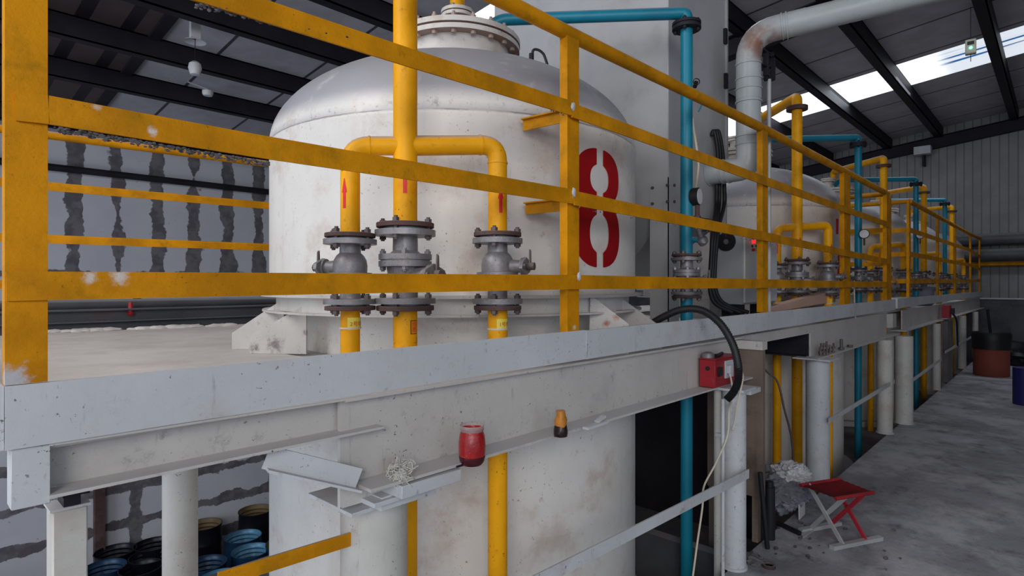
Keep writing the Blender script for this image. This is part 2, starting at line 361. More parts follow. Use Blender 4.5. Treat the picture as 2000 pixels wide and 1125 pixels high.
struct(B().box((XE - .06, -8, ZP), (XE + .1, YB, Hh(-.3))).done('wall_end_plinth', PLAST))
struct(B().box((XE - .09, -8, Hh(-.31)), (XE - .06, YB, Hh(-.28))).done('trim_1', WHS))
struct(B().box((2.2, -4.7, 0), (XE, -4.5, 6)).done('wall_light_block', CORR))  # unseen wall, added to keep daylight off the far end
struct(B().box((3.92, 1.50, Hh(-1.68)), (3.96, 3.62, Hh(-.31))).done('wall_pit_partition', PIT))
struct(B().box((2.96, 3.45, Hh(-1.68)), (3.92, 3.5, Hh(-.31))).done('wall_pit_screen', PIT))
def roof_piece(name, x0, x1, y0, y1, mat, th=.08):
    b = B(); b.hexa([(x0, y0, roofz(y0)), (x1, y0, roofz(y0)), (x1, y1, roofz(y1)), (x0, y1, roofz(y1))] + [(x0, y0, roofz(y0) + th), (x1, y0, roofz(y0) + th), (x1, y1, roofz(y1) + th), (x0, y1, roofz(y1) + th)])
    return struct(b.done(name, mat))
roof_piece('ceiling_old_bay', -7, -2.2, -8, YB + .2, CEILD); roof_piece('ceiling_old_bay', -1.0, 2.16, -8, YB + .2, CEILD); roof_piece('ceiling_old_bay', -2.2, -1.0, 5.0, YB + .2, CEILD); roof_piece('ceiling_old_bay', -2.2, -1.0, -8, 0.0, CEILD)
roof_piece('added_skylight', -2.2, -1.0, 0.0, 5.0, SKYL, .01)  # unseen glowing roof panel, added to go with the left overhead lamp
roof_piece('ceiling', 2.16, 4.75, -8, YB + .2, CEIL)
roof_piece('ceiling', 4.75, 5.65, -8, 2.0, CEIL); roof_piece('ceiling', 4.75, 5.65, 5.2, YB + .2, CEIL)
roof_piece('window_1', 4.75, 5.65, 2.0, 5.2, SKYL, .01)
roof_piece('ceiling', 5.65, 11.1, -8, YB + .2, CEIL)
roof_piece('ceiling', 11.1, 12.4, 5.9, YB + .2, CEIL); roof_piece('ceiling', 11.1, 12.4, -8, -1.2, CEIL)
roof_piece('window_2', 11.1, 12.4, -1.2, 5.9, SKYL, .01)
roof_piece('ceiling', 12.4, XE + .2, -8, YB + .2, CEIL)
tag(B().hexa([(2.1, -8, roofz(-8) - .04), (2.22, -8, roofz(-8) - .04), (2.22, YB, roofz(YB) - .04), (2.1, YB, roofz(YB) - .04), (2.1, -8, roofz(-8)), (2.22, -8, roofz(-8)), (2.22, YB, roofz(YB)), (2.1, YB, roofz(YB))]).done('roof_batten', DARK), 'flat dark strip where the old brown roof sheets meet the grey panels', 'roof beam')
pl = {.70: 'dark roof purlin nearest the right edge of the hall, crossing the bright skylight strip', 1.98: 'dark roof purlin crossing the skylight strip, right of the big pale duct elbow',
      2.95: 'dark roof purlin running down behind the yellow pipe elbow beside the pale duct', 4.2: 'dark roof purlin partly hidden behind the grey filter housing', 5.5: 'dark roof purlin above the dome of tank 8',
      6.6: 'dark roof purlin just left of the yellow riser at the top', 7.76: 'wide dark roof purlin carrying the white hanging lamp', 8.91: 'dark roof purlin carrying the small round ceiling lamp', 10.8: 'lowest dark roof purlin, next to the white panel wall'}
for y, lb in pl.items():
    b = B(); z = roofz(y); x1 = XE
    b.box((-7, y - .035, z - .24), (x1, y - .02, z)); b.box((-7, y - .035, z - .24), (x1, y + .10, z - .225)); b.box((-7, y - .035, z - .015), (x1, y + .045, z - .001))
    tag(b.done('roof_purlin', DARK), lb, 'roof beam', 'dark steel purlins under the roof')
for x, lb in ((7.5, 'deep dark roof rafter behind the pale duct elbow'), (XE - .12, 'dark rafter lying along the top of the ribbed end wall')):
    b = B(); y0, y1 = -8, YB
    for a, c, hw in ((-.46, -.45, .09), (-.45, -.22, .006), (-.22, -.205, .09)):
        b.hexa([(x - hw, y0, roofz(y0) + a), (x + hw, y0, roofz(y0) + a), (x + hw, y1, roofz(y1) + a), (x - hw, y1, roofz(y1) + a), (x - hw, y0, roofz(y0) + c), (x + hw, y0, roofz(y0) + c), (x + hw, y1, roofz(y1) + c), (x - hw, y1, roofz(y1) + c)])
    tag(b.done('roof_rafter', DARK), lb, 'roof beam', 'deep dark rafters across the hall')
# pipe along the panel wall and behind-the-deck steel
tag(B().cyl((-3, YB - .12, EYE + 1.80), (10, YB - .12, EYE + 1.83), .055).done('wall_pipe', DARK), 'black pipe running along the white panel wall near its top', 'pipe')
for i, (h, r, m, lb) in enumerate(((.95, .12, DGRY, 'upper thick grey pipe along the ribbed end wall'), (.62, .13, DGRY, 'lower thick grey pipe along the ribbed end wall'), (.44, .05, YELR, 'thin orange pipe along the end wall under the grey pipes'))):
    tag(B().cyl((XE - .18 - r, -7, Hh(h)), (XE - .18 - r, 6, Hh(h)), r).done('wall_pipe', m), lb, 'pipe')
t = thing('flood_light', 'small square floodlight mounted high on the ribbed end wall', 'light', onX(1805, XE - .05, 2.9))
c0 = onX(1806, XE - .05, 2.93)
B().box(c0 + Vector((-.35, -.16, -.02)), c0 + Vector((-.12, .16, .16))).done('lamp_housing', WHS, t, .01)
B().box(c0 + Vector((-.2, -.02, -.25)), c0 + Vector((.04, .02, .02))).done('bracket', DARK, t)

# ------------------------------------------------------------------ platform
EDGE = [P0.copy(), P1.copy(), Vector((6.9, YF))]
def strip(h0, h1, y0, y1, pa, pb):                    # box along the front line between two plan points, offsets across
    (ax, ay), (bx, by) = pa, pb
    if not isinstance(h0, tuple): h0 = (h0, h0)
    if not isinstance(h1, tuple): h1 = (h1, h1)
    return [(ax, ay + y0, Hh(h0[0])), (bx, by + y0, Hh(h0[1])), (bx, by + y1, Hh(h0[1])), (ax, ay + y1, Hh(h0[0])),
            (ax, ay + y0, Hh(h1[0])), (bx, by + y0, Hh(h1[1])), (bx, by + y1, Hh(h1[1])), (ax, ay + y1, Hh(h1[0]))]
def fx(px): p = onF(px, 0); return (p.x, p.y)
TANKS = [(2.053, 2.31), (5.65, 2.31), (8.70, 2.31), (11.5, 2.31), (14.4, 2.31)]
TR = .91
def deck(b, x0, x1, y0, y1, holes, z, th=.008):
    xs = x0
    def rect(a, c): b.box((a, y0, z - th), (c, y1, z))
    for hx, hy in holes:
        s = TR + .06; rect(xs, hx - s); b.box((hx - s, y0, z - th), (hx + s, hy - s, z)); b.box((hx - s, hy + s, z - th), (hx + s, y1, z))
        n = 48; ci, sq = [], []
        for i in range(n):
            a = i * 2 * math.pi / n; cx, sy = math.cos(a), math.sin(a); k = s / max(abs(cx), abs(sy))
            ci.append((hx + cx * (TR + .012), hy + sy * (TR + .012))); sq.append((hx + cx * k, hy + sy * k))
        for zz in (z, z - th):
            A = [b.bm.verts.new((*p, zz)) for p in ci]; D = [b.bm.verts.new((*p, zz)) for p in sq]
            for i in range(n): b.bm.faces.new((A[i], A[(i + 1) % n], D[(i + 1) % n], D[i]))
        xs = hx + s
    rect(xs, x1)
pf = thing('steel_platform', 'white-painted steel platform carrying tank 8, with a pale toe board along its edge', 'platform', (3.4, 2.6, 0))
b = B(); deck(b, .15, 6.88, 1.325, 4.33, TANKS[:2], Hh(-.285)); b.done('deck_plate', DECK, pf)
X1142 = fx(1141)
B().hexa(strip((-.281, -.268), (-.172, -.163), -.006, .004, fx(9), X1142)).done('toe_board', WHS, pf)
B().hexa(strip((-.268, -.255), (-.165, -.150), -.010, .002, (X1142[0] + .002, X1142[1]), fx(1747))).done('toe_board', WHS, pf)
B().box((.135, 1.31, Hh(-.281)), (.141, 4.33, Hh(-.172))).done('toe_board', WHS, pf)
# short left channel, its end block, then the deep beam
b = B(); pa, pb = fx(96), fx(722)
b.hexa(strip(-.372, -.283, .055, .062, pa, pb)); b.hexa(strip((-.378, -.372), (-.372, -.366), -.005, .062, pa, fx(748))); b.hexa(strip(-.286, -.281, .0, .062, pa, pb))
b.done('left_channel', WHB, pf)
B().hexa(strip(-.387, -.283, .002, .05, fx(22), fx(99))).done('end_block', WHS, pf, .001)
b = B(); pa, pb = fx(676), fx(1452)
b.hexa(strip(-.500, -.283, .028, .040, pa, pb)); b.hexa(strip((-.508, -.500), (-.500, -.492), -.055, .10, fx(700), fx(1475))); b.hexa(strip(-.290, -.282, .0, .10, pa, pb))
b.hexa(strip(-.56, -.50, .028, .04, pa, fx(760)))
b.done('edge_beam', WHB, pf)
b = B(); b.hexa(strip(-.34, -.283, .028, .040, fx(1452), fx(1592))); b.done('top_strip', WHB, pf)
b = B(); b.hexa(strip(-.500, -.283, .028, .040, fx(1592), fx(1738))); b.hexa(strip(-.508, -.500, -.05, .10, fx(1578), fx(1748))); b.done('edge_beam', WHB, pf)
xq = onF(1592, 0).x; b = B(); b.box((xq - .01, 1.30, Hh(-.495)), (xq, 2.6, Hh(-.29))); b.box((xq - .06, 1.30, Hh(-.505)), (xq + .03, 2.6, Hh(-.495))); b.done('inner_beam', DARK, pf)
for x in (.9, 3.05, 6.7):
    B().box((x - .04, 1.36, Hh(-.42)), (x + .04, 4.3, Hh(-.294))).done('cross_beam', WHB, pf)
# vertical weld cap on the joint of the toe board
p2 = thing('steel_platform', 'farther white steel platform beyond the gap, carrying the small distant tanks', 'platform', (11, 2.6, 0))
b = B(); deck(b, 7.05, 16.0, 1.32, 4.2, TANKS[2:], Hh(-.285)); b.done('deck_plate', DECK, p2)
B().hexa(strip(-.245, -.145, -.012, .0, fx(1783), (16.0, YF))).done('toe_board', WHS, p2)
B().box((fx(1744)[0] + .12, YF - .02, Hh(-.246)), (fx(1782)[0], YF + .12, Hh(-.14))).done('corner_box', WHS, p2, .002)
b = B(); b.hexa(strip(-.49, -.283, .028, .04, fx(1768), (16.0, YF))); b.hexa(strip(-.50, -.49, -.05, .10, fx(1760), (16.0, YF))); b.done('edge_beam', WHB, p2)
B().box((7.02, 1.26, Hh(-.44)), (7.2, 1.5, Hh(-.3))).done('end_block', WHB, p2)
# rail post stubs: guard rail of the near platform
def rail(b, pts, wd=.05, th=.006):
    for a, c in zip(pts, pts[1:]): b.bar(a, c, wd, th)
def post(px0, px1, h0, h1, off=0.0, Y=None):
    a = onF(px0, 0) if Y is None else onY(px0, Y, 0); c = onF(px1, 0) if Y is None else onY(px1, Y, 0); y = a.y + off
    b = B(); b.box((a.x, y, Hh(h0)), (c.x, y + .005, Hh(h1))); b.box((a.x, y + .005, Hh(h0)), (a.x + .005, y + .034, Hh(h1))); return b
gr = thing('guard_rail', 'yellow guard rail along the front of the near platform, its paint chipped and dusty', 'railing', (3, YF, Hh(-.28)))
b = post(8, 92, -.17, 1.3, -.008); b.done('post', YELR, gr)
b = post(1110, 1133, -.168, .885, .004); b.done('post', YELR, gr)
b = post(1491, 1501, -.16, .90, .004); b.done('post', YELR, gr)
b = post(1650, 1662, -.16, .90, .004); b.done('post', YELR, gr)
b = post(1733, 1742, -.16, .89, .004); b.done('post', YELR, gr)
hp = [onF(700, .93), onF(1000, py=0), onF(1120, py=62), onF(1490, py=246), onF(1738, py=378)]
hp = [p + Vector((0, .022, 0)) for p in hp]
hp[0].z = hp[1].z + (hp[1].z - hp[2].z) * .5
b = B(); b.tube(hp, .026, 16); b.done('handrail', YELR, gr)
b = B(); e = hp[-1]; b.tube([e, e + Vector((0, .55, .0))], .024, 14); b.done('return_handrail', YELR, gr)
def joint_rail(lst):
    b = B(); rail(b, [onF(px, py=py, off=-.010) for px, py in lst]); return b
joint_rail([(300, -48), (500, 16), (800, 113), (1117, 212)]).done('rail', YELR, gr)
joint_rail([(1117, 215), (1490, 352), (1738, 440)]).done('rail', YELR, gr)
joint_rail([(30, 207), (95, 215), (500, 285), (800, 333), (1119, 384)]).done('rail', YELR, gr)
joint_rail([(1122, 387), (1490, 461), (1738, 512)]).done('rail', YELR, gr)
joint_rail([(12, 559), (500, 555), (1124, 551)]).done('rail', YELR, gr)
joint_rail([(1127, 551), (1490, 554), (1738, 556)]).done('rail', YELR, gr)
def weld(px, py):                                     # plaster blob on a welded joint
    p = onF(px, py=py, off=-.014); return B().lump(p, .012, px, .5, 8, 2, (.8, .35, 1.3)).done('weld_blob', WHS, gr)
weld(1119, 208); weld(1121, 376); weld(1131, 540)
for (px0, py0), (px1, py1) in (((1022, 245), (1108, 226)), ((1027, 408), (1108, 400))):
    a = C(px0, py0, 2.20); c = onF(px1, py=py1, off=.03)
    b = B(); b.bar(a, c, .042, .005); b.bar(a + Vector((0, 0, .02)), c + Vector((0, 0, .02)), .005, .035); b.done('tank_bracket', YELR, gr)
FUZZ = paint('dust_fluff', (.11, .10, .105), .95, var=.4, speck=.5, bump=.3)
def fuzz(a, c, n, seed, hi=.0065):
    q = random.Random(seed); b = B()
    for i in range(n):
        t = q.random(); p = a.lerp(c, t) + Vector((0, q.uniform(-.002, .012), -q.random() ** 2 * hi * 1.4)); b.lump(p, q.uniform(.0012, hi * .55), i, .6, 6, 1, (1.6, .8, 1))
    o = b.done('dust_fringe', FUZZ, gr); o['kind'] = 'stuff'
fuzz(onF(105, py=246, off=-.010), onF(525, py=317, off=-.010), 260, 1)
fuzz(onF(380, py=3, off=-.010), onF(870, py=118, off=-.010), 260, 2)
fuzz(onF(870, py=118, off=-.010), onF(1110, py=226, off=-.010), 120, 3, .004)
fuzz(onF(1135, py=403, off=-.010), onF(1735, py=519, off=-.010), 120, 4, .006)
X2 = hp[-1].x
for h in (.62, .29, .015):
    B().bar((X2, YF + .02, Hh(h - .07 if h > .5 else h - .08 if h > .2 else h)), (X2, YF + .55, Hh(h - .07 if h > .5 else h - .08 if h > .2 else h)), .045, .006).done('return_rail', YELR, gr)
g2 = thing('guard_rail', 'farther yellow guard rail with a cut-off open pipe end, on the second platform', 'railing', (11, YF, Hh(-.28)))
top2 = [onY(1776, YF, py=393), onY(1896, YF, py=458), onY(1915, YF, py=466)]
B().tube(top2, .028, 12).done('handrail', YELR, g2)
B().tube([top2[0], top2[0] + Vector((-.02, .62, .0))], .026, 12).done('return_handrail', YELR, g2)
for px in (1776, 1832, 1866, 1896, 1914):
    p = onY(px, YF, 0); hz = (top2[0].z if px < 1800 else top2[0].z + .02)
    B().box((p.x - .05, YF - .006, Hh(-.15)), (p.x + .05, YF + .02, hz)).done('post', YELR, g2)
for ys in ((449, 489, 502), (496, 518, 526), (549, 549, 548)):
    b = B(); rail(b, [onY(px, YF - .01, py=y) for px, y in zip((1776, 1896, 1915), ys)], .055); b.done('rail', YELR, g2)
    p = onY(1776, YF, py=ys[0]); B().bar(p, p + Vector((0, .6, 0)), .05, .006).done('return_rail', YELR, g2)
# guard rail at the back edge of the deck
g3 = thing('guard_rail', 'thin yellow guard rail along the back edge of the deck by the panel wall', 'railing', (1.5, 4.35, Hh(-.28)))
def backpts(y95, y527):
    a = C(95, y95, 3.48); c = C(527, y527, 4.34); d = c - a; return a - d * .9, c + d * 1.8
a, c = backpts(264, 321); B().cyl(a, c, .024).done('handrail', YELR, g3)
for ya, yc in ((364, 402), (467, 483), (556, 556)):
    a, c = backpts(ya, yc); B().bar(a, c, .05, .006).done('rail', YELR, g3)
for k in (-.55, 1.25, 2.4):
    a, c = C(95, 262, 3.48), C(527, 321, 4.34); p = a + (c - a) * k; B().box((p.x - .02, p.y + .01, Hh(-.285)), (p.x + .02, p.y + .03, p.z)).done('post', YELR, g3)
# steel channel and pipe behind the deck
t = thing('steel_channel', 'dark grey steel channel with oily stains lying behind the deck edge', 'beam', (1.2, 4.6, Hh(-.33)))
b = B(); b.box((-1.2, 4.62, Hh(-.33)), (3.0, 4.64, Hh(-.165))); b.box((-1.2, 4.56, Hh(-.17)), (3.0, 4.64, Hh(-.160))); b.box((-1.2, 4.56, Hh(-.245)), (3.0, 4.62, Hh(-.24))); b.done('web', DGRY, t)
tag(B().cyl((-1.2, 4.80, Hh(-.135)), (3.0, 4.72, Hh(-.135)), .035).done('grey_pipe', DGRY), 'grey pipe lying above the dark channel behind the deck', 'pipe')
p = C(255, 600, 3.98); tag(B().cyl(p - Vector((0, 0, .03)), p + Vector((0, 0, .035)), .018, .012).lump(p + Vector((0, 0, -.04)), .02, 3, .3).done('red_valve_handle', REDB), 'small red tap handle on the grey pipe behind the deck', 'tap')

q = random.Random(5); b = B()
for i in range(46):
    px = q.uniform(90, 450); p = C(px, 655 - (px - 90) * .045, 3.45 + (px - 90) * .0017); p.z = Hh(-.285); b.lump(p + Vector((0, .0, .004)), q.uniform(.015, .045), i, .4, 5, 2, (1.5, .8, .4))
tag(b.done('crusted_powder', DECK), 'ridge of crusted white powder along the back edge of the deck', 'powder', kind='stuff')
# ------------------------------------------------------------------ columns, braces
def column(px, Y, w_px, h1, lb, base=0.0, mat=COLM, cap=False):
    p = onY(px, Y, 0); Z = p.x * CP + p.y * SP; t = (px - CX) / F; r = w_px * Z * math.cos(math.atan(t)) / F / 2
    t_ = thing('steel_column', lb, 'column', (p.x, p.y, base), 'white round columns under the platform')
    B().cyl((p.x, p.y, base + .012), (p.x, p.y, Hh(h1)), r, seg=36).done('shaft', mat, t_)
    B().cyl((p.x, p.y, base), (p.x, p.y, base + .012), r * 1.12, seg=36).done('weld_collar', mat, t_)
    if cap: B().box((p.x - r * 1.4, p.y - r * 1.4, Hh(h1)), (p.x + r * 1.4, p.y + r * 1.4, Hh(h1) + .012)).done('cap_plate', WHS, t_, .001)
    return t_, p, r
# big front column with stacked cap plates
ca = thing('steel_column', 'thick white round column in the foreground under stacked square plates', 'column', (.95, 1.42, ZP))
B().cyl((.95, 1.42, ZP), (.95, 1.42, Hh(-.590)), .092, seg=48).done('shaft', COLM, ca)
B().box((.81, 1.312, Hh(-.590)), (1.075, 1.535, Hh(-.580))).done('cap_plate', WHS, ca, .001)
b = B(); b.box((.84, 1.255, Hh(-.560)), (.96, 1.40, Hh(-.548))); b.done('shim_plate', WHS, ca, .001)
b = B(); b.box((.90, 1.222, Hh(-.545)), (1.10, 1.42, Hh(-.512))); b.box((.87, 1.27, Hh(-.580)), (1.05, 1.45, Hh(-.545))); b.done('packing_plate', WHS, ca, .001)
column(1434, 1.165, 47, -.508, 'white column beside the red socket box, a conduit clipped to its left', 0, WHS, True)
column(1597, 1.245, 48, -.520, 'white column behind the red folding stool', 0, WHS, True)
column(1728, 1.20, 32, -.51, 'slimmer white column at the end of the near platform')
column(1765, 1.15, 38, -.51, 'thick cream column at the corner of the farther platform')
column(1829, 1.2, 17, -.51, 'thin white column beyond the cream corner column')
column(1879, 1.2, 17, -.51, 'distant white column next to the brown fibre drum')
column(1905, 1.2, 12, -.51, 'farthest white column, nearly at the end wall')
tag(B().box((onY(1846, 1.2, 0).x, 1.17, 0), (onY(1856, 1.2, 0).x, 1.23, Hh(-.51))).done('concrete_post', CONC), 'flat grey post between the two distant white columns', 'column')
p = onY(352, 2.0, 0); 
tc = thing('steel_column', 'smooth pale round column standing behind the left part of the platform', 'column', (p.x, 2.0, ZP)); pz = (p.x * CP + p.y * SP)
B().cyl((p.x, 2.0, ZP), (p.x, 2.0, Hh(-.294)), 71 * pz * .87 / F / 2, seg=40).done('shaft', COLM, tc)
a, c = onY(102, 1.44, 0), onY(172, 1.44, 0)
t = thing('channel_post', 'cream channel post at the lower left corner with a dark packing block on top', 'column', (a.x, 1.44, ZP))
b = B(); b.box((a.x, 1.44, ZP), (c.x, 1.50, Hh(-.445))); b.done('channel', COLM, t, .003)
B().box((a.x - .004, 1.436, Hh(-.445)), (c.x + .004, 1.505, Hh(-.440))).done('top_plate', WHS, t)
B().box((a.x + .018, 1.44, Hh(-.440)), (c.x - .012, 1.50, Hh(-.41))).done('packing_block', DARK, t)
b = B(); b.box((a.x + .01, 1.40, Hh(-.41)), (c.x - .005, 1.50, Hh(-.380))); b.done('upper_block', DARK, t)
# diagonal brace and yellow bar
t = thing('angle_brace', 'white angle iron slanting from the left beam down to the thick front column', 'brace', onF(700, py=940))
a, c = onF(520, py=893, off=.03), onF(700, py=935, off=-.012); b = B(); b.bar(a, c, .052, .006); d = (c - a).normalized()
b.bar(a + Vector((0, -.0, -.026)), c + Vector((0, -.0, -.026)), .006, .05); b.done('angle_iron', WHS, t)
a = onY(425, 1.40, py=1133); c = onY(684, 1.40, py=1053)
tag(B().bar(a, c, .036, .006).done('cross_bar', YELR), 'yellow flat bar running from the thick front column to the lower left', 'brace')
def crossbar(px0, y0, px1, y1, lb, Y=1.10, wd=.035):
    a, c = onY(px0, Y, py=y0), onY(px1, Y, py=y1); tag(B().bar(a, c, wd, .006).done('cross_bar', WHS), lb, 'brace')
crossbar(1000, 1160, 1462, 925, 'white flat bar crossing in front of the blue pipe to the socket column', 1.09, .042)
crossbar(1619, 822, 1747, 745, 'white flat bar between the stool column and the slimmer column', 1.15)
crossbar(1783, 742, 1838, 702, 'white flat bar from the cream column to the next column', 1.10)
crossbar(1846, 688, 1915, 648, 'short white flat bar near the distant fibre drum', 1.15)
J = onY(1434, 1.165, 0); tag(B().box((J.x + .04, 1.10, Hh(-.535)), (J.x + .17, 1.25, Hh(-.509))).done('plate_offcut', WHS, bev=.002), 'thick white steel plate end jutting right of the socket box column', 'plate')
# conduit beside the socket column
p = onY(1402, 1.24, 0)
t = thing('conduit', 'cream vertical conduit clipped left of the socket column', 'pipe', (p.x, p.y, 0))
B().cyl((p.x, p.y, -.2), (p.x, p.y, Hh(-.51)), .019).done('tube', COLM, t); q = onY(1412, 1.15, 0)
B().cyl((q.x, q.y, 0), (q.x, q.y, Hh(-.53)), .008).done('thin_tube', WHS, t)
B().box((p.x - .03, p.y - .06, Hh(-.74)), (p.x + .03, p.y + .0, Hh(-.725))).done('clip', WHS, t)
# plinth the tanks stand on, steel kerb on it
struct(B().box((.95, 1.3, ZP), (XE - .1, 3.6, Hh(-1.68))).done('trim_plinth', CONC))
tag(B().box((2.99, 1.32, Hh(-1.68)), (3.06, 3.5, Hh(-1.42))).done('steel_kerb', DGRY), 'dark grey steel kerb across the pit behind the foot of the blue pipe', 'kerb')

# ------------------------------------------------------------------ tanks
def ring_pts(c, r, a, z): return Vector((c[0] + r * math.cos(a), c[1] + r * math.sin(a), z))
def build_tank(cx, cy, lb, near=True):
    t = thing('storage_tank', lb, 'tank', (cx, cy, Hh(-1.68)), 'white domed storage tanks in a row')
    zs = Hh(.64); a = .46; prof = [(TR, Hh(-1.66)), (TR, Hh(-1.1)), (TR, Hh(-.5)), (TR, Hh(-.292)), (.77, Hh(-.291)), (.77, Hh(-.118)), (.88, Hh(-.114)), (.88, Hh(-.05)), (TR, Hh(-.045)), (TR, zs - .02), (TR + .004, zs - .008), (TR + .004, zs + .004), (TR, zs + .012)]
    for i in range(1, 25):
        u = i / 24 * math.pi / 2; prof.append((TR * math.cos(u) if i < 24 else 0, zs + .012 + a * math.sin(u)))
    b = B(); b.lathe(prof, (cx, cy, 0), 96, closed=True); b.done('shell', WHT, t, ang=30)
    b = B(); b.lathe([(TR, Hh(-1.68)), (TR + .09, Hh(-1.68)), (TR + .09, Hh(-1.62)), (TR, Hh(-1.62))], (cx, cy, 0), 72, closed=False); b.done('base_ring', WHT, t)
    b = B()
    b.lathe([(TR, Hh(-.052)), (TR + .035, Hh(-.052)), (TR + .035, Hh(-.040)), (TR, Hh(-.040))], (cx, cy, 0), 96, closed=False)
    b.lathe([(TR, Hh(-.120)), (TR + .030, Hh(-.120)), (TR + .030, Hh(-.112)), (TR, Hh(-.112))], (cx, cy, 0), 96, closed=False)
    b.done('support_ring', WHB, t)
    # manway
    m = B(); m.lathe([(.27, zs + .30), (.27, Hh(1.205)), (.325, Hh(1.205)), (.325, Hh(1.228)), (.30, Hh(1.229)), (.30, Hh(1.236)), (.328, Hh(1.237)), (.328, Hh(1.262)), (.0, Hh(1.262))], (cx, cy, 0), 64, closed=False)
    mw = m.done('manway', WHM, t, ang=30)
    for k in range(20):
        an = (k + .5) * 2 * math.pi / 20; p = ring_pts((cx, cy), .298, an, 0)
        b = B(); b.cyl((p.x, p.y, Hh(1.19)), (p.x, p.y, Hh(1.205)), .013, seg=6); b.cyl((p.x, p.y, Hh(1.262)), (p.x, p.y, Hh(1.280)), .014, seg=6); b.cyl((p.x, p.y, Hh(1.195)), (p.x, p.y, Hh(1.292)), .008, seg=8)
        o = b.done('bolt', BRN, mw); o['_o'] = list(mw['_o'])
    b = B(); b.lathe([(.055, Hh(1.26)), (.055, Hh(1.385)), (.085, Hh(1.385)), (.085, Hh(1.402)), (.068, Hh(1.403)), (.068, Hh(1.408)), (.085, Hh(1.409)), (.085, Hh(1.426)), (.0, Hh(1.426))], (cx, cy, 0), 32, closed=False)
    nz = b.done('nozzle', WHM, t)
    for k in range(4):
        p = ring_pts((cx, cy), .069, k * math.pi / 2 + .5, 0); B().cyl((p.x, p.y, Hh(1.373)), (p.x, p.y, Hh(1.440)), .010, seg=6).done('bolt', BRN, nz)
    return t
WHM = paint('manway_paint', (.66, .62, .58), .5, speck=.8, dirt=(.12, .07, .05), stain=(.46, .33, .26), stain_amt=.7, dust=.5, bump=.2)
def under(nt, src):
    g = N(nt, 'ShaderNodeNewGeometry'); q = N(nt, 'ShaderNodeSeparateXYZ'); nt.links.new(g.outputs['Normal'], q.inputs[0])
    return mixc(nt, mul(nt, ramp(nt, q.outputs[2], -.6, -.9), .8), src, (.26, .13, .085))
add_color(WHM, under)
def seams_tank(nt, src):                             # weld seam at the shoulder and upright plate seams
    g = N(nt, 'ShaderNodeNewGeometry'); q = N(nt, 'ShaderNodeSeparateXYZ'); nt.links.new(g.outputs['Position'], q.inputs[0])
    wv = mul(nt, mul(nt, noise(nt, 12, 6, .7), -.5, 'ADD'), .012)
    d = mul(nt, mul(nt, mul(nt, q.outputs[2], -(EYE + .648), 'ADD'), wv, 'ADD'), 0, 'ABSOLUTE')
    f = mul(nt, ramp(nt, d, .001, .005, 1, 0), ramp(nt, noise(nt, 6, 5), .35, .55, .15, .8))
    d2 = mul(nt, mul(nt, q.outputs[2], -(EYE + .66), 'ADD'), 0, 'ABSOLUTE')
    f2 = mul(nt, ramp(nt, d2, .0, .05, .6, 0), ramp(nt, noise(nt, 34, 6, .75), .55, .66))
    return mixc(nt, mul(nt, f, f2, 'MAXIMUM'), src, (.22, .19, .17))
add_color(WHT, seams_tank)
BRN = paint('rust_tinted_bolt', (.42, .30, .25), .6, var=.2, speck=.3, bump=.1)
T8 = build_tank(*TANKS[0], 'big white domed tank with the red stencilled number 8 in the foreground')
labels = ['white domed tank right of the grey control cabinet, second from the camera', 'third white domed tank, behind the end post of the near railing', 'fourth white domed tank, small in the distance', 'farthest white domed tank, beside the ribbed end wall']
MARKT = [dup(T8, (x - TANKS[0][0], 0, 0), lb) for (x, y), lb in zip(TANKS[1:], labels)]
# number 8 stencil (belongs to tank 8)
def tank_point(a, z, r=TR + .0025): return Vector((TANKS[0][0] + r * math.cos(a), TANKS[0][1] + r * math.sin(a), z))
def hit_tank(px, py, R=TR):
    t = (px - CX) / F; d = Vector((CP + t * SP, SP - t * CP)); c = Vector(TANKS[0]); A = d.dot(d); Bq = d.dot(c); Cq = c.dot(c) - R * R
    Z = (Bq - math.sqrt(max(0, Bq * Bq - A * Cq))) / A; p = C(px, py, Z); return math.atan2(p.y - c.y, p.x - c.x), p.z
ac, _ = hit_tank(1171, 400); a1, _ = hit_tank(1208.5, 400); _, zt = hit_tank(1171, 291); _, zb = hit_tank(1171, 523); _, zm = hit_tank(1171, 396)
aw = a1 - ac; uo, zo1 = hit_tank(1187.5, 350); ui = abs(uo - ac); sl = abs(hit_tank(1177, 400)[0] - ac)
_, h1t = hit_tank(1171, 322); _, h1b = hit_tank(1171, 377); _, h2t = hit_tank(1171, 419); _, h2b = hit_tank(1171, 494)
def ell(z, top, bot, w, pw=2.3):
    u = (z - (top + bot) / 2) / ((top - bot) / 2); return 0 if abs(u) >= 1 else w * (1 - abs(u) ** pw) ** (1 / pw)
for sgn in (1, -1):
    b = B(); rows = []; n = 90; zlo, zhi = zb + .002, zt - .002
    for i in range(n + 1):
        z = zlo + (zhi - zlo) * i / n
        o = max(ell(z, zt, zm - .012, abs(aw) * .95), ell(z, zm + .012, zb, abs(aw))); q = max(sl, ell(z, h1t, h1b, ui), ell(z, h2t, h2b, ui * 1.04)); q = min(q, o - 1e-4)
        rows.append([b.bm.verts.new(tank_point(ac - sgn * (q + (max(o, q) - q) * k / 5) * (-1 if aw > 0 else 1) * -1 if False else ac + sgn * (q + (max(o, q) - q) * k / 5) * (1 if aw > 0 else -1), z)) for k in range(6)])
    for r0, r1 in zip(rows, rows[1:]):
        for k in range(5): b.bm.faces.new((r0[k], r0[k + 1], r1[k + 1], r1[k]))
    bmesh.ops.solidify(b.bm, geom=b.bm.faces[:], thickness=.001)
    b.done('painted_number', RED, T8)
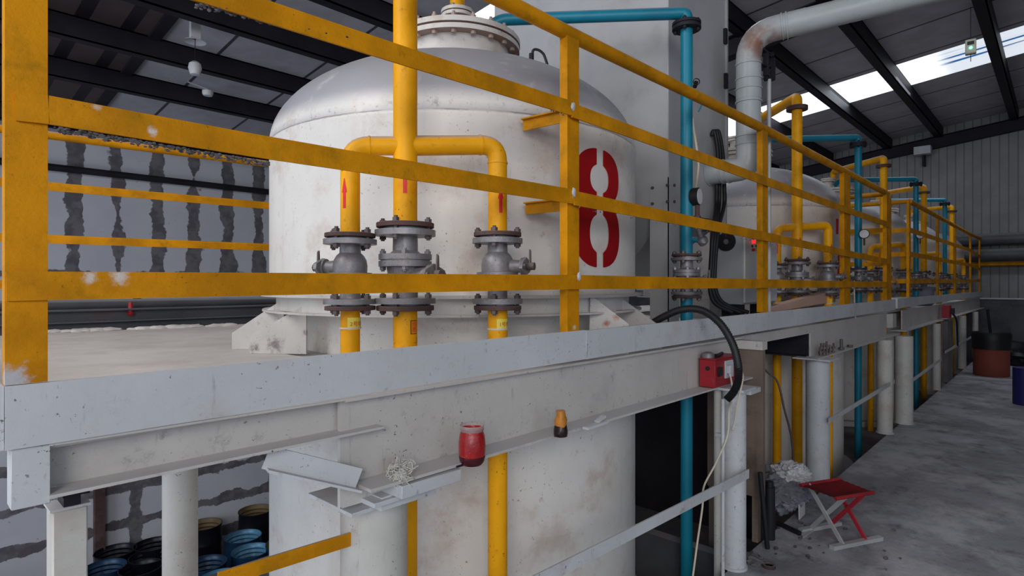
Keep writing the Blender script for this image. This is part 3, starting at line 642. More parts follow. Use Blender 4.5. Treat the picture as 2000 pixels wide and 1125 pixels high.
# small hose loop on the dome
p = C(1038, 118, 2.62); 
b = B(); b.cyl(p - Vector((0, 0, .06)), p + Vector((.0, 0, .03)), .011); b.done('vent_stub', DARK, T8)
b = B(); b.tube([p + Vector((0, 0, .0)), p + Vector((.005, -.005, .05)), C(1052, 97, 2.62), C(1062, 105, 2.62), C(1069, 126, 2.62)], .006, 8, .03); b.done('vent_hose', BLK, T8)
# gusset plates of the tank support (left pair, right pair)
def gusset(px, Z, dirpx, lb=None, dz=0):
    pts = [C(*px[0], Z[0]), C(*px[1], Z[1]), C(*px[2], Z[1]), C(*px[3], Z[0])]
    n = (pts[1] - pts[0]).cross(pts[3] - pts[0]).normalized() * .01
    return B().prism(pts, n).done('gusset_plate', WHB, T8)
yb = lambda Z: HY + .284 * F / Z
gusset([(600, 594), (490, 655), (490, yb(2.44)), (600, yb(2.42))], (2.42, 2.44), 0)
gusset([(553, 585), (455, 650), (455, yb(2.6)), (560, yb(2.6))], (2.6, 2.6), 0)
gusset([(1153, 576), (1228, 633), (1228, yb(2.40)), (1150, yb(2.42))], (2.42, 2.40), 0)
gusset([(1203, 575), (1292, 640), (1292, yb(2.60)), (1203, yb(2.72))], (2.72, 2.60), 0)

# ------------------------------------------------------------------ pipes and valves
def hexbolt(x, y, z0, z1, par, r=.0115, mat=None):
    b = B(); b.cyl((x, y, z0 - .011), (x, y, z0), r, seg=6); b.cyl((x, y, z1), (x, y, z1 + .011), r, seg=6); b.cyl((x, y, z0 - .016), (x, y, z1 + .017), r * .55, seg=8); b.done('flange_bolt', mat or BOLT, par)
def make_valve(x, y, z, H, fr, pr, ang, kind, label, group, rot0=.5):
    t = thing('ball_valve', label, 'valve', (x, y, z), group); s = H / .242; S = fr / .083
    cf = fr * .95
    B().lathe([(pr, 0), (cf, 0), (cf, .013 * s), (pr, .013 * s)], (x, y, z), 40).done('companion_flange', RUST, t, .0015)
    B().lathe([(pr, H - .013 * s), (cf, H - .013 * s), (cf, H), (pr, H)], (x, y, z), 40).done('companion_flange', RUST, t, .0015)
    if kind == 'small':
        prof = [(fr * .7, .0135 * s), (fr * .7, .019 * s), (fr, .019 * s), (fr, .035 * s), (pr * 1.0, .037 * s), (pr * 1.0, .062 * s), (pr * 1.3, .085 * s), (pr * 1.55, .10 * s), (pr * 2.1, .103 * s), (pr * 2.1, .117 * s), (pr * 1.62, .119 * s),
                (pr * 1.65, .14 * s), (pr * 1.55, .158 * s), (pr * 1.3, .172 * s), (pr * 1.02, .180 * s), (pr * 1.0, .206 * s), (fr, .207 * s), (fr, .223 * s), (fr * .7, .2235 * s), (fr * .7, .2285 * s)]
    else:
        prof = [(fr * .7, .0135 * s), (fr * .7, .018 * s), (fr, .019 * s), (fr, .034 * s), (pr * 1.02, .036 * s), (pr * 1.02, .06 * s), (pr * 1.35, .085 * s), (pr * 1.5, .118 * s),
                (pr * 1.5, .120 * s), (pr * 2.15, .121 * s), (pr * 2.15, .136 * s), (pr * 2.0, .1365 * s), (pr * 2.0, .1395 * s), (pr * 2.15, .14 * s), (pr * 2.15, .155 * s), (pr * 1.25, .158 * s), (pr * 1.02, .165 * s), (pr, .204 * s), (fr, .206 * s), (fr, .222 * s), (fr * .7, .2225 * s), (fr * .7, .2285 * s)]
    B().lathe(prof, (x, y, z), 40, closed=False).done('valve_body', GREYM, t, ang=28)
    for k in range(4):
        a = rot0 + k * math.pi / 2; bx, by = x + math.cos(a) * fr * .8, y + math.sin(a) * fr * .8
        hexbolt(bx, by, z, z + .035 * s, t); hexbolt(bx, by, z + .207 * s, z + H, t)
    if kind == 'big':
        for k in range(4):
            a = rot0 + .35 + k * math.pi / 2; hexbolt(x + math.cos(a) * pr * 1.8, y + math.sin(a) * pr * 1.8, z + .121 * s, z + .155 * s, t, .011, GREYM)
    d = Vector((math.cos(ang), math.sin(ang), 0)); o = Vector((x, y, z)); zz = (.135 if kind == 'small' else .098) * s
    b = B(); p0 = o + d * pr * 1.2 + Vector((0, 0, zz)); p1 = o + d * pr * 2.6 + Vector((0, 0, zz))
    b.cyl(p0, p1, .024 * S, .02 * S, seg=18); b.cyl(p1, p1 + d * .006, .028 * S, seg=18); b.done('stem_housing', GREYM, t)
    b = B(); n = Vector((-d.y, d.x, 0)); M = Matrix((( *n, 0), (0, 0, 1, 0), (*d, 0), (0, 0, 0, 1))).transposed()
    M = Matrix.Translation(p1 + d * .006) @ Matrix(((n.x, 0, d.x, 0), (n.y, 0, d.y, 0), (0, 1, 0, 0), (0, 0, 0, 1)))
    poly = [(-.048, -.008), (-.03, -.022), (.0, -.028), (.03, -.02), (.05, -.006), (.046, .012), (.0, .03), (-.036, .014)]
    b.prism([M @ Vector((u * S, v * S, 0)) for u, v in poly], d * .012); b.done('mounting_plate', GREYM, t, .001)
    b = B(); b.cyl(p1 + d * .018, p1 + d * .045, .013 * S, seg=10); b.cyl(M @ Vector((-.034 * S, 0, .012)), M @ Vector((-.034 * S, 0, .02)), .008, seg=6); b.cyl(M @ Vector((.035 * S, 0, .012)), M @ Vector((.035 * S, 0, .02)), .008, seg=6)
    b.prism([M @ Vector((u * S, v * S, .02)) for u, v in ((-.006, .0), (.006, .0), (.004, .05), (-.002, .055))], d * .006); b.done('stem', BOLT, t)
    return t
MC = Vector((1.153, 1.549)); ML = Vector((1.0153, 1.6524)); MR = Vector((1.428, 1.402))
PRB, PRS, PRR = .0385, .0305, .0325
HDR = (.440, .448, .475)
VZB, HB = Hh(-.083), .283; VZL, HL = Hh(-.080), .243; VZR, HR = Hh(-.086), .262
def zpix(y, Z): return EYE + (HY - y) / F * Z
VZB = zpix(606, 1.90); HB = zpix(436, 1.90) - VZB
VZL = zpix(606, 1.85); HL = zpix(455, 1.85) - VZL
VZR = zpix(605, 2.00); HR = zpix(454, 2.00) - VZR
to_tank = Vector(TANKS[0]) - MC
mf = thing('yellow_pipe_manifold', 'dusty yellow riser pipe with two arms and red arrows in front of tank 8', 'pipe', (MC.x, MC.y, ZP))
zt_ = Hh(1.46)
b = B(); b.cyl((MC.x, MC.y, VZB + HB - .005), (MC.x, MC.y, zt_ - .085), PRB, seg=32)
b.tube([(MC.x, MC.y, zt_ - .085), (MC.x, MC.y, zt_), (TANKS[0][0] - .004, TANKS[0][1] - .004, zt_ + .07), (TANKS[0][0], TANKS[0][1], Hh(1.42))], PRB, 24, .09); b.done('riser', YEL, mf)
b = B(); b.lathe([(PRB, zt_ - .105), (.078, zt_ - .105), (.078, zt_ - .092), (.074, zt_ - .091), (.078, zt_ - .089), (.078, zt_ - .076), (PRB, zt_ - .076)], (MC.x, MC.y, 0), 32); b.done('riser_flange', RUST, mf)
L3, C3, R3 = Vector((*ML, Hh(HDR[0]))), Vector((*MC, Hh(HDR[1]))), Vector((*MR, Hh(HDR[2])))
b = B(); b.tube([(ML.x, ML.y, VZL + HL - .004), L3, C3], PRS, 22, .06); b.done('left_arm', YEL, mf)
b = B(); b.tube([C3, R3, (MR.x, MR.y, VZR + HR - .004)], PRR, 22, .06); b.done('right_arm', YEL, mf)
def ringo(p, d, r, w=.006): return B().cyl(Vector(p) - Vector(d) * w / 2, Vector(p) + Vector(d) * w / 2, r, seg=24)
dr = (C3 - R3).normalized()
ringo(R3 + dr * .062, dr, PRR + .0022).done('weld_bead', YEL, mf); ringo(R3 - Vector((0, 0, .062)), (0, 0, 1), PRR + .0022).done('weld_bead', YEL, mf); ringo(L3 - (L3 - C3).normalized() * .06, (C3 - L3).normalized(), PRS + .002).done('weld_bead', YEL, mf)
b = B(); b.cyl((MC.x, MC.y, ZP), (MC.x, MC.y, VZB + .004), PRB, seg=32); b.done('lower_riser', YEL, mf)
b = B(); b.cyl((ML.x, ML.y, ZP), (ML.x, ML.y, VZL + .004), PRS, seg=28); b.done('lower_left_pipe', YEL, mf)
b = B(); b.cyl((MR.x, MR.y, ZP), (MR.x, MR.y, VZR + .004), PRR + .001, seg=28); b.done('lower_right_pipe', YEL, mf)
def wrap(c, r, px, py, Z, outline, mat, name, par, th=.0008):   # stuck on a pipe: outline faces (u right, v up, metres) bent round it
    t = (px - CX) / F; d = Vector((CP + t * SP, SP - t * CP)); f = -d.normalized(); a0 = math.atan2(f.y, f.x); zc = zpix(py, Z)
    cc = Vector(c); cp_ = C(px, py, Z)
    # angle offset so the middle is at pixel px
    off = (px - (CX + F * ((cc.x * SP - cc.y * CP) / (cc.x * CP + cc.y * SP)))) / F * (cc.x * CP + cc.y * SP)
    u0 = math.asin(max(-.95, min(.95, off / r)))
    b = B(); bm = b.bm if not isinstance(outline, bmesh.types.BMesh) else outline; b.bm = bm
    if not isinstance(outline, bmesh.types.BMesh):
        for poly in outline:
            us = [p[0] for p in poly]; vs = [bm.verts.new((u, v, 0)) for u, v in poly]; bm.faces.new(vs)
    bmesh.ops.triangulate(bm, faces=bm.faces[:])
    for _ in range(3): bmesh.ops.subdivide_edges(bm, edges=[e for e in bm.edges if e.calc_length() > .008], cuts=1, use_grid_fill=False); bmesh.ops.triangulate(bm, faces=bm.faces[:])
    for v in bm.verts:
        a = a0 + (u0 + v.co.x / r); v.co = Vector((cc.x + (r + th) * math.cos(a), cc.y + (r + th) * math.sin(a), zc + v.co.y))
    return b.done(name, mat, par, flip=False)
def arrow(w_, h_, hd): return [[(-w_ * .28, -h_ / 2), (w_ * .28, -h_ / 2), (w_ * .28, h_ / 2 - hd), (-w_ * .28, h_ / 2 - hd)], [(-w_ / 2, h_ / 2 - hd), (w_ / 2, h_ / 2 - hd), (w_ * .06, h_ / 2), (-w_ * .06, h_ / 2)]]
wrap(ML, PRS, 673, 378, 1.85, arrow(.018, .094, .045), RED, 'red_arrow', mf)
wrap(MC, PRB, 791, 358, 1.90, arrow(.022, .075, .03), RED, 'red_arrow', mf)
wrap(MR, PRR, 978, 394, 2.00, arrow(.02, .082, .035), RED, 'red_arrow', mf)
def rect(w_, h_): return [[(-w_ / 2, -h_ / 2), (w_ / 2, -h_ / 2), (w_ / 2, h_ / 2), (-w_ / 2, h_ / 2)]]
wrap(ML, PRS, 699, 632, 1.85, rect(.072, .038), GLAB, 'name_label', mf, .0015)
wrap(ML, PRS, 699, 633, 1.85, text_mesh('2号均质', .0165), RED, 'label_text', mf, .0025)
wrap(MR, PRR, 988, 633, 2.00, rect(.072, .038), GLAB, 'name_label', mf, .0015)
wrap(MR, PRR, 988, 633, 2.00, text_mesh('1号均质', .0165), RED, 'label_text', mf, .0025)
ORL = flat('orange_label', (.72, .24, .01), .4)
wrap(MC, PRB, 808, 638, 1.90, rect(.026, .044), DARK, 'label_border', mf, .0012)
wrap(MC, PRB, 808, 638, 1.90, rect(.022, .040), ORL, 'name_label', mf, .002)
wrap(MC, PRB, 808, 638, 1.90, text_mesh('均\n质', .017), RED, 'label_text', mf, .0028)
for c_, r_, z_ in ((ML, PRS, zpix(641, 1.85)), (MR, PRR, zpix(642, 2.0))): B().lathe([(r_ + .001, z_ - .003), (r_ + .0035, z_ - .003), (r_ + .0035, z_ + .003), (r_ + .001, z_ + .003)], (c_.x, c_.y, 0), 32, closed=False).done('tie_band', CREAM, mf)
grpv = 'flanged ball valves on the yellow pipes'
aR = math.atan2(-CP, SP)                              # direction pointing right in the photo
v1 = make_valve(ML.x, ML.y, VZL, HL, .083 * 1.0, PRS + .002, aR + math.pi - .25, 'small', 'leftmost grey ball valve below the left yellow arm, its stem pointing left', grpv, .35)
v2 = make_valve(MC.x, MC.y, VZB, HB, .097, PRB + .001, aR - .55, 'big', 'largest grey valve, under the middle yellow riser of tank 8', grpv, .55)
v3 = make_valve(MR.x, MR.y, VZR, HR, .085, PRR + .001, aR - .35, 'small', 'grey ball valve under the right yellow arm in front of tank 8', grpv, .62)
b = wrap(ML, PRS * 1.66, 690, 521, 1.82, text_mesh('0650', .011), RED, 'size_text', v1, .001)
b = wrap(MC, PRB * 2.15, 822, 503, 1.84, text_mesh('ASV', .012), flat('blue_ink', (.05, .05, .3), .5), 'maker_text', v2, .001)
# blue pipe with its valve
BP = Vector((2.893, 1.446)); PB = .0315
bz0 = zpix(582, 3.10); bh = zpix(496, 3.10) - bz0; zb_ = Hh(1.43)
bl = thing('blue_pipe', 'tall blue pipe in front of the grey filter housing, bending left towards tank 8', 'pipe', (BP.x, BP.y, ZP))
end = C(968, 36, 3.18); end.z = zb_ + .0
b = B(); b.cyl((BP.x, BP.y, bz0 + bh - .004), (BP.x, BP.y, Hh(1.345)), PB, seg=28); b.done('upright', BLU, bl)
b = B(); b.tube([(BP.x, BP.y, Hh(1.37)), (BP.x, BP.y, zb_), end, end + Vector((-.06, .06, -.12))], PB, 22, .07); b.done('top_arm', BLU, bl)
b = B(); b.lathe([(PB, Hh(1.342)), (.074, Hh(1.342)), (.074, Hh(1.358)), (.068, Hh(1.359)), (.068, Hh(1.363)), (.074, Hh(1.364)), (.074, Hh(1.378)), (PB, Hh(1.378))], (BP.x, BP.y, 0), 32); b.done('top_flange', DARK, bl)
for k in range(4):
    a = k * math.pi / 2 + .3; hexbolt(BP.x + .058 * math.cos(a), BP.y + .058 * math.sin(a), Hh(1.342), Hh(1.378), bl, .011, DARK)
b = B(); b.cyl((BP.x, BP.y, ZP), (BP.x, BP.y, bz0 + .004), PB, seg=28); b.done('lower_upright', BLU, bl)
grb = 'grey valves on the blue pipes'
vb = make_valve(BP.x, BP.y, bz0, bh, .080, PB + .001, aR - .2, 'big', 'grey flanged valve on the tall blue pipe', grb, .2)
# gauge and tap on the blue pipe
g = thing('pressure_gauge', 'round black pressure gauge beside the tall blue pipe', 'gauge', C(1360, 395, 3.1))
c0 = C(1362, 384, 3.08); n = Vector((math.cos(aR - .62), math.sin(aR - .62), 0))
B().cyl(c0 - n * .03, c0 + n * .012, .047, seg=36).done('gauge_case', BLK, g, .003)
B().cyl(c0 + n * .012, c0 + n * .0145, .041, seg=36).done('dial', WPLA, g)
b = B(); b.cyl(c0 + Vector((0, 0, -.10)), c0 + Vector((0, 0, -.045)), .012, seg=10); b.cyl(c0 + Vector((0, 0, -.13)), c0 + Vector((0, 0, -.1)), .018, seg=6); b.done('gauge_stem', RUST, g)
B().box(c0 + Vector((-.005, -.01, -.122)), c0 + Vector((.10, .01, -.108))).done('cock_handle', BLK, g)
g = thing('drain_tap', 'small metal tap branching off the blue pipe under the gauge', 'tap', C(1362, 470, 3.1))
e0 = C(1341, 466, 3.1); e1 = C(1372, 470, 3.06); e2 = C(1361, 440, 3.06)
b = B(); b.tube([e0, e1, C(1374, 462, 3.05)], .014, 12, .02); b.done('blue_stub', BLU, g)
b = B(); b.lump(e1, .028, 2, .15, 6, 3); b.cyl(e1, C(1362, 440, 3.05), .015); b.cyl(C(1362, 447, 3.05), C(1362, 436, 3.05), .021, seg=8); b.cyl(e2, C(1361, 425, 3.06), .013); b.done('tap_body', GREYM, g)
b = B(); b.bar(C(1372, 451, 3.03), C(1388, 450, 3.03), .006, .012); b.done('tap_lever', BLK, g)
# copies of the manifolds, valves, blue pipes along the row
MX = [4.86, 7.90, 10.60, 13.65]; BX = [6.48, 9.57, 12.25]
names = ['second', 'third', 'fourth', 'fifth']
mlab = ['orange-yellow riser pipe with two arms right of the control cabinet', 'yellow riser pipe seen through the end posts of the near railing', 'yellow riser pipe behind the cut-off open handrail end', 'last yellow riser pipe before the ribbed end wall']
for i, x in enumerate(MX):
    dd = (x - MC.x, 1.508 - MC.y, 0); c = dup(mf, dd, mlab[i])
    for ch in [o for o in COL.objects if o.parent == c]:
        if ch.name.split('.')[0] in ('name_label', 'label_text', 'label_border', 'tie_band', 'red_arrow') and i > 0: bpy.data.objects.remove(ch)
    for v, wh in ((v1, 'left'), (v2, 'middle'), (v3, 'right')):
        vv = dup(v, dd, '%s valve of the three under the %s yellow riser pipe, counted from the camera' % (wh, names[i]))
        for ch in [o for o in COL.objects if o.parent == vv and 'text' in o.name]: bpy.data.objects.remove(ch)
for i, x in enumerate(BX):
    lb = ['second blue pipe, in front of the far end of the near railing', 'third blue pipe, just beyond the cut-off handrail end', 'small farthest blue pipe near the ribbed end wall'][i]
    dup(bl, (x - BP.x, 1.45 - BP.y, 0), lb)
    vv = dup(vb, (x - BP.x, 1.45 - BP.y, 0), 'flanged valve on the %s blue pipe, counted from the camera' % names[i])
    for ch in [o for o in COL.objects if o.parent == vv and 'text' in o.name]: bpy.data.objects.remove(ch)
for px, py, Z, lb in ((1688, 457, 5.65, 'small round gauge on the second blue pipe'), (1797, 460, 7.9, 'tiny round gauge on the third blue pipe')):
    g = thing('pressure_gauge', lb, 'gauge', C(px, py, Z)); c0 = C(px, py, Z); n = (Vector((0, 0, EYE)) - c0).normalized(); n = Vector((n.x - .3, n.y, 0)).normalized()
    B().cyl(c0 - n * .02, c0 + n * .012, .045, seg=24).done('gauge_case', BLK, g); B().cyl(c0 + n * .012, c0 + n * .014, .039, seg=24).done('dial', WPLA, g)
    B().cyl(c0 + Vector((0, 0, -.11)), c0 + Vector((0, 0, -.04)), .008, seg=8).done('gauge_stem', RUST, g)
for px, py, Z, w_, h_, lb in ((1640, 442, 5.0, .035, .13, 'small red plate on the side of the second tank'), (1650, 513, 5.0, .04, .20, 'slanting red strip low on the side of the second tank')):
    p = C(px, py, Z); a = math.atan2(p.y - 2.31, p.x - 5.65); q = Vector((5.65 + (TR + .004) * math.cos(a), 2.31 + (TR + .004) * math.sin(a), p.z))
    tag(B().bar(q - Vector((0, 0, h_ / 2)), q + Vector((0.02 if w_ > .036 else 0, 0, h_ / 2)), .006, w_, side=(-math.sin(a), math.cos(a), 0)).done('red_plate', RED), lb, 'sign')

# ------------------------------------------------------------------ filter housing, hopper, duct
BX0, BX1, BY0, BY1 = 3.10, 3.90, 1.663, 3.08
fh = thing('filter_housing', 'large grey sheet-metal dust filter housing on legs behind tank 8 and the blue pipe', 'dust collector', (3.5, 2.8, Hh(-.285)))
B().box((BX0, BY0, Hh(.42)), (BX1, BY1, Hh(2.45))).done('housing', GALV, fh, .006)
b = B()
for x in (BX0, BX1 - .005):
    for y in (BY0, BY1 - .005):
        sx = 1 if x == BX0 else -1; sy = 1 if y == BY0 else -1; x_ = x + (.005 if sx < 0 else 0) - sx * .004; y_ = y + (.005 if sy < 0 else 0) - sy * .004
        def bb(lo, hi): return (tuple(min(a, c) for a, c in zip(lo, hi)), tuple(max(a, c) for a, c in zip(lo, hi)))
        q = B(); q.box(*bb((x_, y_, Hh(-.285)), (x_ + sx * .005, y_ + sy * .12, Hh(.62)))); q.box(*bb((x_, y_, Hh(-.285)), (x_ + sx * .13, y_ + sy * .005, Hh(.62)))); q.done('leg', GALV, fh)
hz = Hh(.42); b = B(); cx, cy = (BX0 + BX1) / 2, 2.4
b.hexa([(cx - .1, cy - .1, Hh(-.1)), (cx + .1, cy - .1, Hh(-.1)), (cx + .1, cy + .1, Hh(-.1)), (cx - .1, cy + .1, Hh(-.1)), (BX0 + .02, BY0 + .02, hz), (BX1 - .02, BY0 + .02, hz), (BX1 - .02, BY1 - .02, hz), (BX0 + .02, BY1 - .02, hz)])
b.done('hopper', CABG, fh)
for k, (px, py) in enumerate(((1275, 367), (1304, 362), (1275, 398), (1304, 394))):
    p = onX(px, BX0 - .004, 0); t = (px - CX) / F; Z = p.x / (CP + t * SP); p.z = zpix(py, Z); B().cyl(p - Vector((.008, 0, 0)), p + Vector((.004, 0, 0)), .009, seg=8).done('rivet', BOLT, fh)
for px, py in ((1316, 362), (1316, 394)):
    p = onY(px, BY0 - .004, py=py); B().cyl(p - Vector((0, .008, 0)), p + Vector((0, .004, 0)), .009, seg=8).done('rivet', BOLT, fh)
for px, py in ((1416, 73), (1417, 160)):
    p = onY(px, BY0, py=py); b = B(); b.box(p + Vector((-.03, -.02, -.05)), p + Vector((-.002, 0, .05))); b.done('door_hinge', DARK, fh)
b = B(); b.box((BX1 - .012, BY0 - .012, Hh(.7)), (BX1 + .008, BY0 + .005, Hh(2.4))); b.done('door_edge', GALV, fh)
q = onX(1150, BX0, 0)
# duct
du = thing('air_duct', 'thick pale ventilation duct from the grey housing, up through an elbow and over the aisle', 'duct', C(1462, 330, 4.76))
DX, DY = C(1462, 0, 3.62).xy; RD = .0735; zl = zpix(331, 3.66)
pe = C(1468, 68, 3.62); ze = pe.z; FY = BY0
B().tube([(DX, FY + .01, zl), (DX, DY + .10, zl)], RD * .98, 32).done('inlet', DUCT, du)
B().tube([(DX, DY + .15, zl), (DX, DY, zl), (DX, DY, zl + .30)], RD, 32, .135).done('lower_elbow', DUCT, du)
B().cyl((DX, DY, zl + .15), (DX, DY, ze - .2), RD * .97, seg=36).done('upright', DUCT, du)
top = Vector((DX, DY, ze)); far = C(2120, -95, 2.92)
dd = (far - top).normalized()
B().tube([(DX, DY, ze - .40), top, top + dd * .32], RD, 32, .19).done('upper_elbow', DUCT, du)
B().cyl(top + dd * .18, far + dd * 2.2, RD * .97, seg=36).done('overhead_run', DUCT, du)
for z in (zl + .14, zl + .19, ze - .19, ze - .28, ze - .34, ze - .42): B().cyl((DX, DY, z), (DX, DY, z + .008), RD + .005, seg=36).done('joint_ring', DUCT, du)
for k in (.185, .21): B().cyl(top + dd * k, top + dd * (k + .008), RD + .006, seg=36).done('joint_ring', DUCT, du)
for y_ in (DY + .12, DY + .155, FY - .008): B().cyl((DX, y_, zl), (DX, y_ + .006, zl), RD + .005, seg=36).done('joint_ring', DUCT, du)
du2 = thing('duct_support', 'slim galvanised pole with a steel bracket holding up the duct elbow', 'pole', onY(1500, 1.335, -.285))
sp = onY(1502, 1.335, 0)
B().cyl((sp.x, sp.y, Hh(-.285)), (sp.x, sp.y, zpix(155, sp.x * CP + sp.y * SP)), .0125).done('pole', GALV, du2)
bz = zpix(130, sp.x * CP + sp.y * SP); b = B(); fr_ = [(-.05, -.07), (.06, -.07), (.06, .07), (-.05, .07)]
for (u0, w0), (u1, w1) in zip(fr_, fr_[1:] + fr_[:1]):
    b.bar((sp.x + u0, sp.y, bz + w0), (sp.x + u1, sp.y, bz + w1), .012, .02) if u0 != u1 else b.box((sp.x + u0 - .01, sp.y - .015, bz + min(w0, w1)), (sp.x + u0 + .01, sp.y + .015, bz + max(w0, w1)))
b.bar((sp.x - .06, sp.y, bz - .1), (sp.x + .06, sp.y, bz + .1), .02, .02)
b.box((sp.x - .12, sp.y - .01, bz + .07), (sp.x, sp.y + .04, bz + .085)); b.box((sp.x - .12, sp.y - .01, bz - .02), (sp.x, sp.y + .04, bz - .005)); b.done('bracket', DARK, du2)
# control cabinet with fan and buttons
cb = thing('control_cabinet', 'grey electrical control cabinet with round black fan grille and push buttons', 'cabinet', (3.8, 1.5, Hh(-.13)))
YC = 1.40; q0 = onY(1452, YC, 0); q1 = onX(1399, q0.x, 0); q2 = onY(1516, YC, 0)
z0, z1 = zpix(595, 3.54), zpix(444, 3.54)
B().box((q0.x, YC + .005, z0), (q2.x, q1.y, z1)).done('enclosure', CABG, cb, .004)
B().box((q0.x + .006, YC - .008, z0 + .01), (q2.x - .006, YC + .006, z1 - .01)).done('door', CABW, cb, .003)
fc = onX(1419, q0.x, 0); fc.z = zpix(472, fc.x * CP + fc.y * SP)
for i, rr in enumerate((.058, .049, .040, .031, .022)): B().lathe([(rr - .006, 0), (rr, 0), (rr, .008), (rr - .006, .008)] if i < 5 else [], fc, 32, axis=(-1, 0, 0), closed=False).done('fan_guard_ring', BLK, cb)
B().cyl(fc + Vector((-.001, 0, 0)), fc + Vector((.004, 0, 0)), .057, seg=32).done('fan_disc', BLK, cb); B().cyl(fc + Vector((-.006, 0, 0)), fc, .017, seg=20).done('fan_hub', DGRY, cb)
GRN = emis('green_button', (.01, .25, .06), .05); RDL = emis('red_lamp', (.9, .02, .02), .9)
for px, py, m, r in ((1470, 472, RDL, .012), (1485, 472, GRN, .012), (1469, 488, RED, .009), (1477, 488, GRN, .009), (1485, 488, RED, .009)):
    p = onY(px, YC - .008, py=py); B().cyl(p + Vector((0, -.016, 0)), p, r, seg=16).done('push_button', m, cb); B().box(p + Vector((-.012, -.003, .016)), p + Vector((.012, .001, .030))).done('button_tag', BLK, cb)
for x in (q0.x + .05, q2.x - .05): B().box((x - .02, YC + .02, Hh(-.285)), (x + .02, q1.y - .02, z0)).done('foot', DARK, cb)
# cable bundles
def cable(lst, r, mat, name, lb, cat, par=None, seg=10, grp=None):
    b = B(); pts = [Vector(p) for p in lst]; q = []
    n = len(pts)
    for i in range(n - 1):                            # Catmull-Rom
        p0, p1, p2, p3 = pts[max(i - 1, 0)], pts[i], pts[i + 1], pts[min(i + 2, n - 1)]
        for k in range(8):
            t = k / 8; q.append(.5 * ((2 * p1) + (p2 - p0) * t + (2 * p0 - 5 * p1 + 4 * p2 - p3) * t * t + (3 * p1 - p0 - 3 * p2 + p3) * t ** 3))
    q.append(pts[-1]); b.tube(q, r, seg); o = b.done(name, mat, par)
    if par is None: tag(o, lb, cat, grp)
    return o
for k, (dx, lb) in enumerate(((0, 'leftmost black cable of the bundle beside the control cabinet'), (7, 'middle black cable of the bundle beside the control cabinet'), (14, 'rightmost black cable of the bundle, bulging out beside the cabinet'))):
    Z = 3.78 + .01 * k
    bow = 8 if k == 2 else 0
    W = 3.56 + .012 * k; dx *= .75
    cable([C(1390 + dx * .5, 265, Z), C(1395 + dx * .8, 257, Z), C(1402 + dx * .9, 300, Z), C(1400 + dx + bow * .5, 360, Z), C(1399 + dx + bow * .6, 400, Z), C(1394 + dx, 440, W + .06), C(1391 + dx * .9, 470, W), C(1388 + dx * .8, 520, W), C(1386 + dx, 560, W), C(1396 + dx * 1.6, 592, W), C(1430 + dx * 3, 610, W)], .0125, BLK, 'black_cable', lb, 'cable', grp='black cables beside the cabinet')
cable([C(1352, 230, 3.25), C(1362, 300, 3.25), C(1364, 330, 3.25), C(1358, 375, 3.2), C(1358, 395, 3.18)], .007, CREAM, 'cream_tube', 'thin cream tube hanging beside the blue pipe above the gauge', 'cable')
cable([C(1371, 190, 3.4), C(1370, 205, 3.4), C(1364, 218, 3.4)], .004, BLU, 'blue_air_line', 'short blue air line on the housing beside the blue pipe', 'cable')
p = C(1360, 160, 3.35); b = B(); b.lathe([(.016, 0), (.02, 0), (.02, .005), (.016, .005)], p, 20, axis=(-.7, -.7, 0), closed=False); b.cyl(p + Vector((.02, .02, -.02)), p, .012); tag(b.done('limit_switch', DARK), 'small round fitting on the housing right of the blue pipe', 'fitting')

# ------------------------------------------------------------------ things on and around the front beam
hz = Hh(-.498)
# red socket box
sb = thing('socket_box', 'red metal socket box with a white plug, sitting on the beam ledge', 'electrical box', onF(1405, -.49))
a, c = onF(1397, 0, off=-.06), onF(1441, 0, off=-.06); zb2 = Hh(-.490); zt2 = Hh(-.358)
M_ = None
b = B(); b.box((a.x, a.y, zb2), (c.x, a.y + .080, zt2)); b.done('case', REDB, sb, .003)
b = B(); b.box((a.x - .004, a.y - .004, zt2), (c.x + .01, a.y + .080, zt2 + .006)); b.done('lid', REDB, sb, .001)
p = onF(1406, py=726, off=-.0605); B().box(p + Vector((-.026, -.006, -.022)), p + Vector((.026, 0, .022))).done('black_socket', BLK, sb, .002)
s2 = onF(1421, py=720, off=-.075); e = onF(1415, py=722, off=-.0615)
b = B(); b.box(e + Vector((.0, -.006, -.043)), e + Vector((.095, .002, .042))); b.done('white_socket', WPLA, sb, .002)
b = B(); b.box(e + Vector((.012, -.024, -.02)), e + Vector((.05, -.005, .02))); b.cyl(e + Vector((.018, -.02, -.035)), e + Vector((.018, -.02, -.018)), .006); b.done('plug', WPLA, sb, .003)
k = onX(1386, a.x, 0); k = Vector((a.x - .0005, a.y + .038, Hh(-.40))); B().cyl(k - Vector((.001, 0, 0)), k + Vector((.001, 0, 0)), .011, seg=20).done('side_hole', BLK, sb)
k = Vector((a.x + .03, a.y + .05, zt2 + .006)); tag(B().lathe([(.030, 0), (.030, .012), (.026, .022), (.014, .028), (0, .029)], k, 28).done('jar_lid', GREYM), 'grey domed lid lying on top of the red socket box', 'lid')
k = Vector((a.x + .07, a.y + .03, zt2 + .010)); tag(B().cyl(k, k + Vector((.10, .01, .006)), .008).cyl(k - Vector((.004, 0, 0)), k + Vector((.02, 0, 0)), .012).done('test_pen', BLK), 'black pen-shaped tool lying on the red socket box', 'tool')
cable([e + Vector((.018, -.022, -.03)), e + Vector((.018, -.03, -.08)), e + Vector((.02, -.03, -.14)), C(1424, 800, 2.74), C(1421, 850, 2.72), C(1398, 905, 2.70), C(1375, 950, 2.68), C(1372, 990, 2.67), C(1362, 1060, 2.66), C(1358, 1090, 2.65), C(1352, 1135, 2.64)], .0045, CREAM, 'power_cable', 'thin cream power cable hanging from the white plug to the floor', 'cable', seg=8)
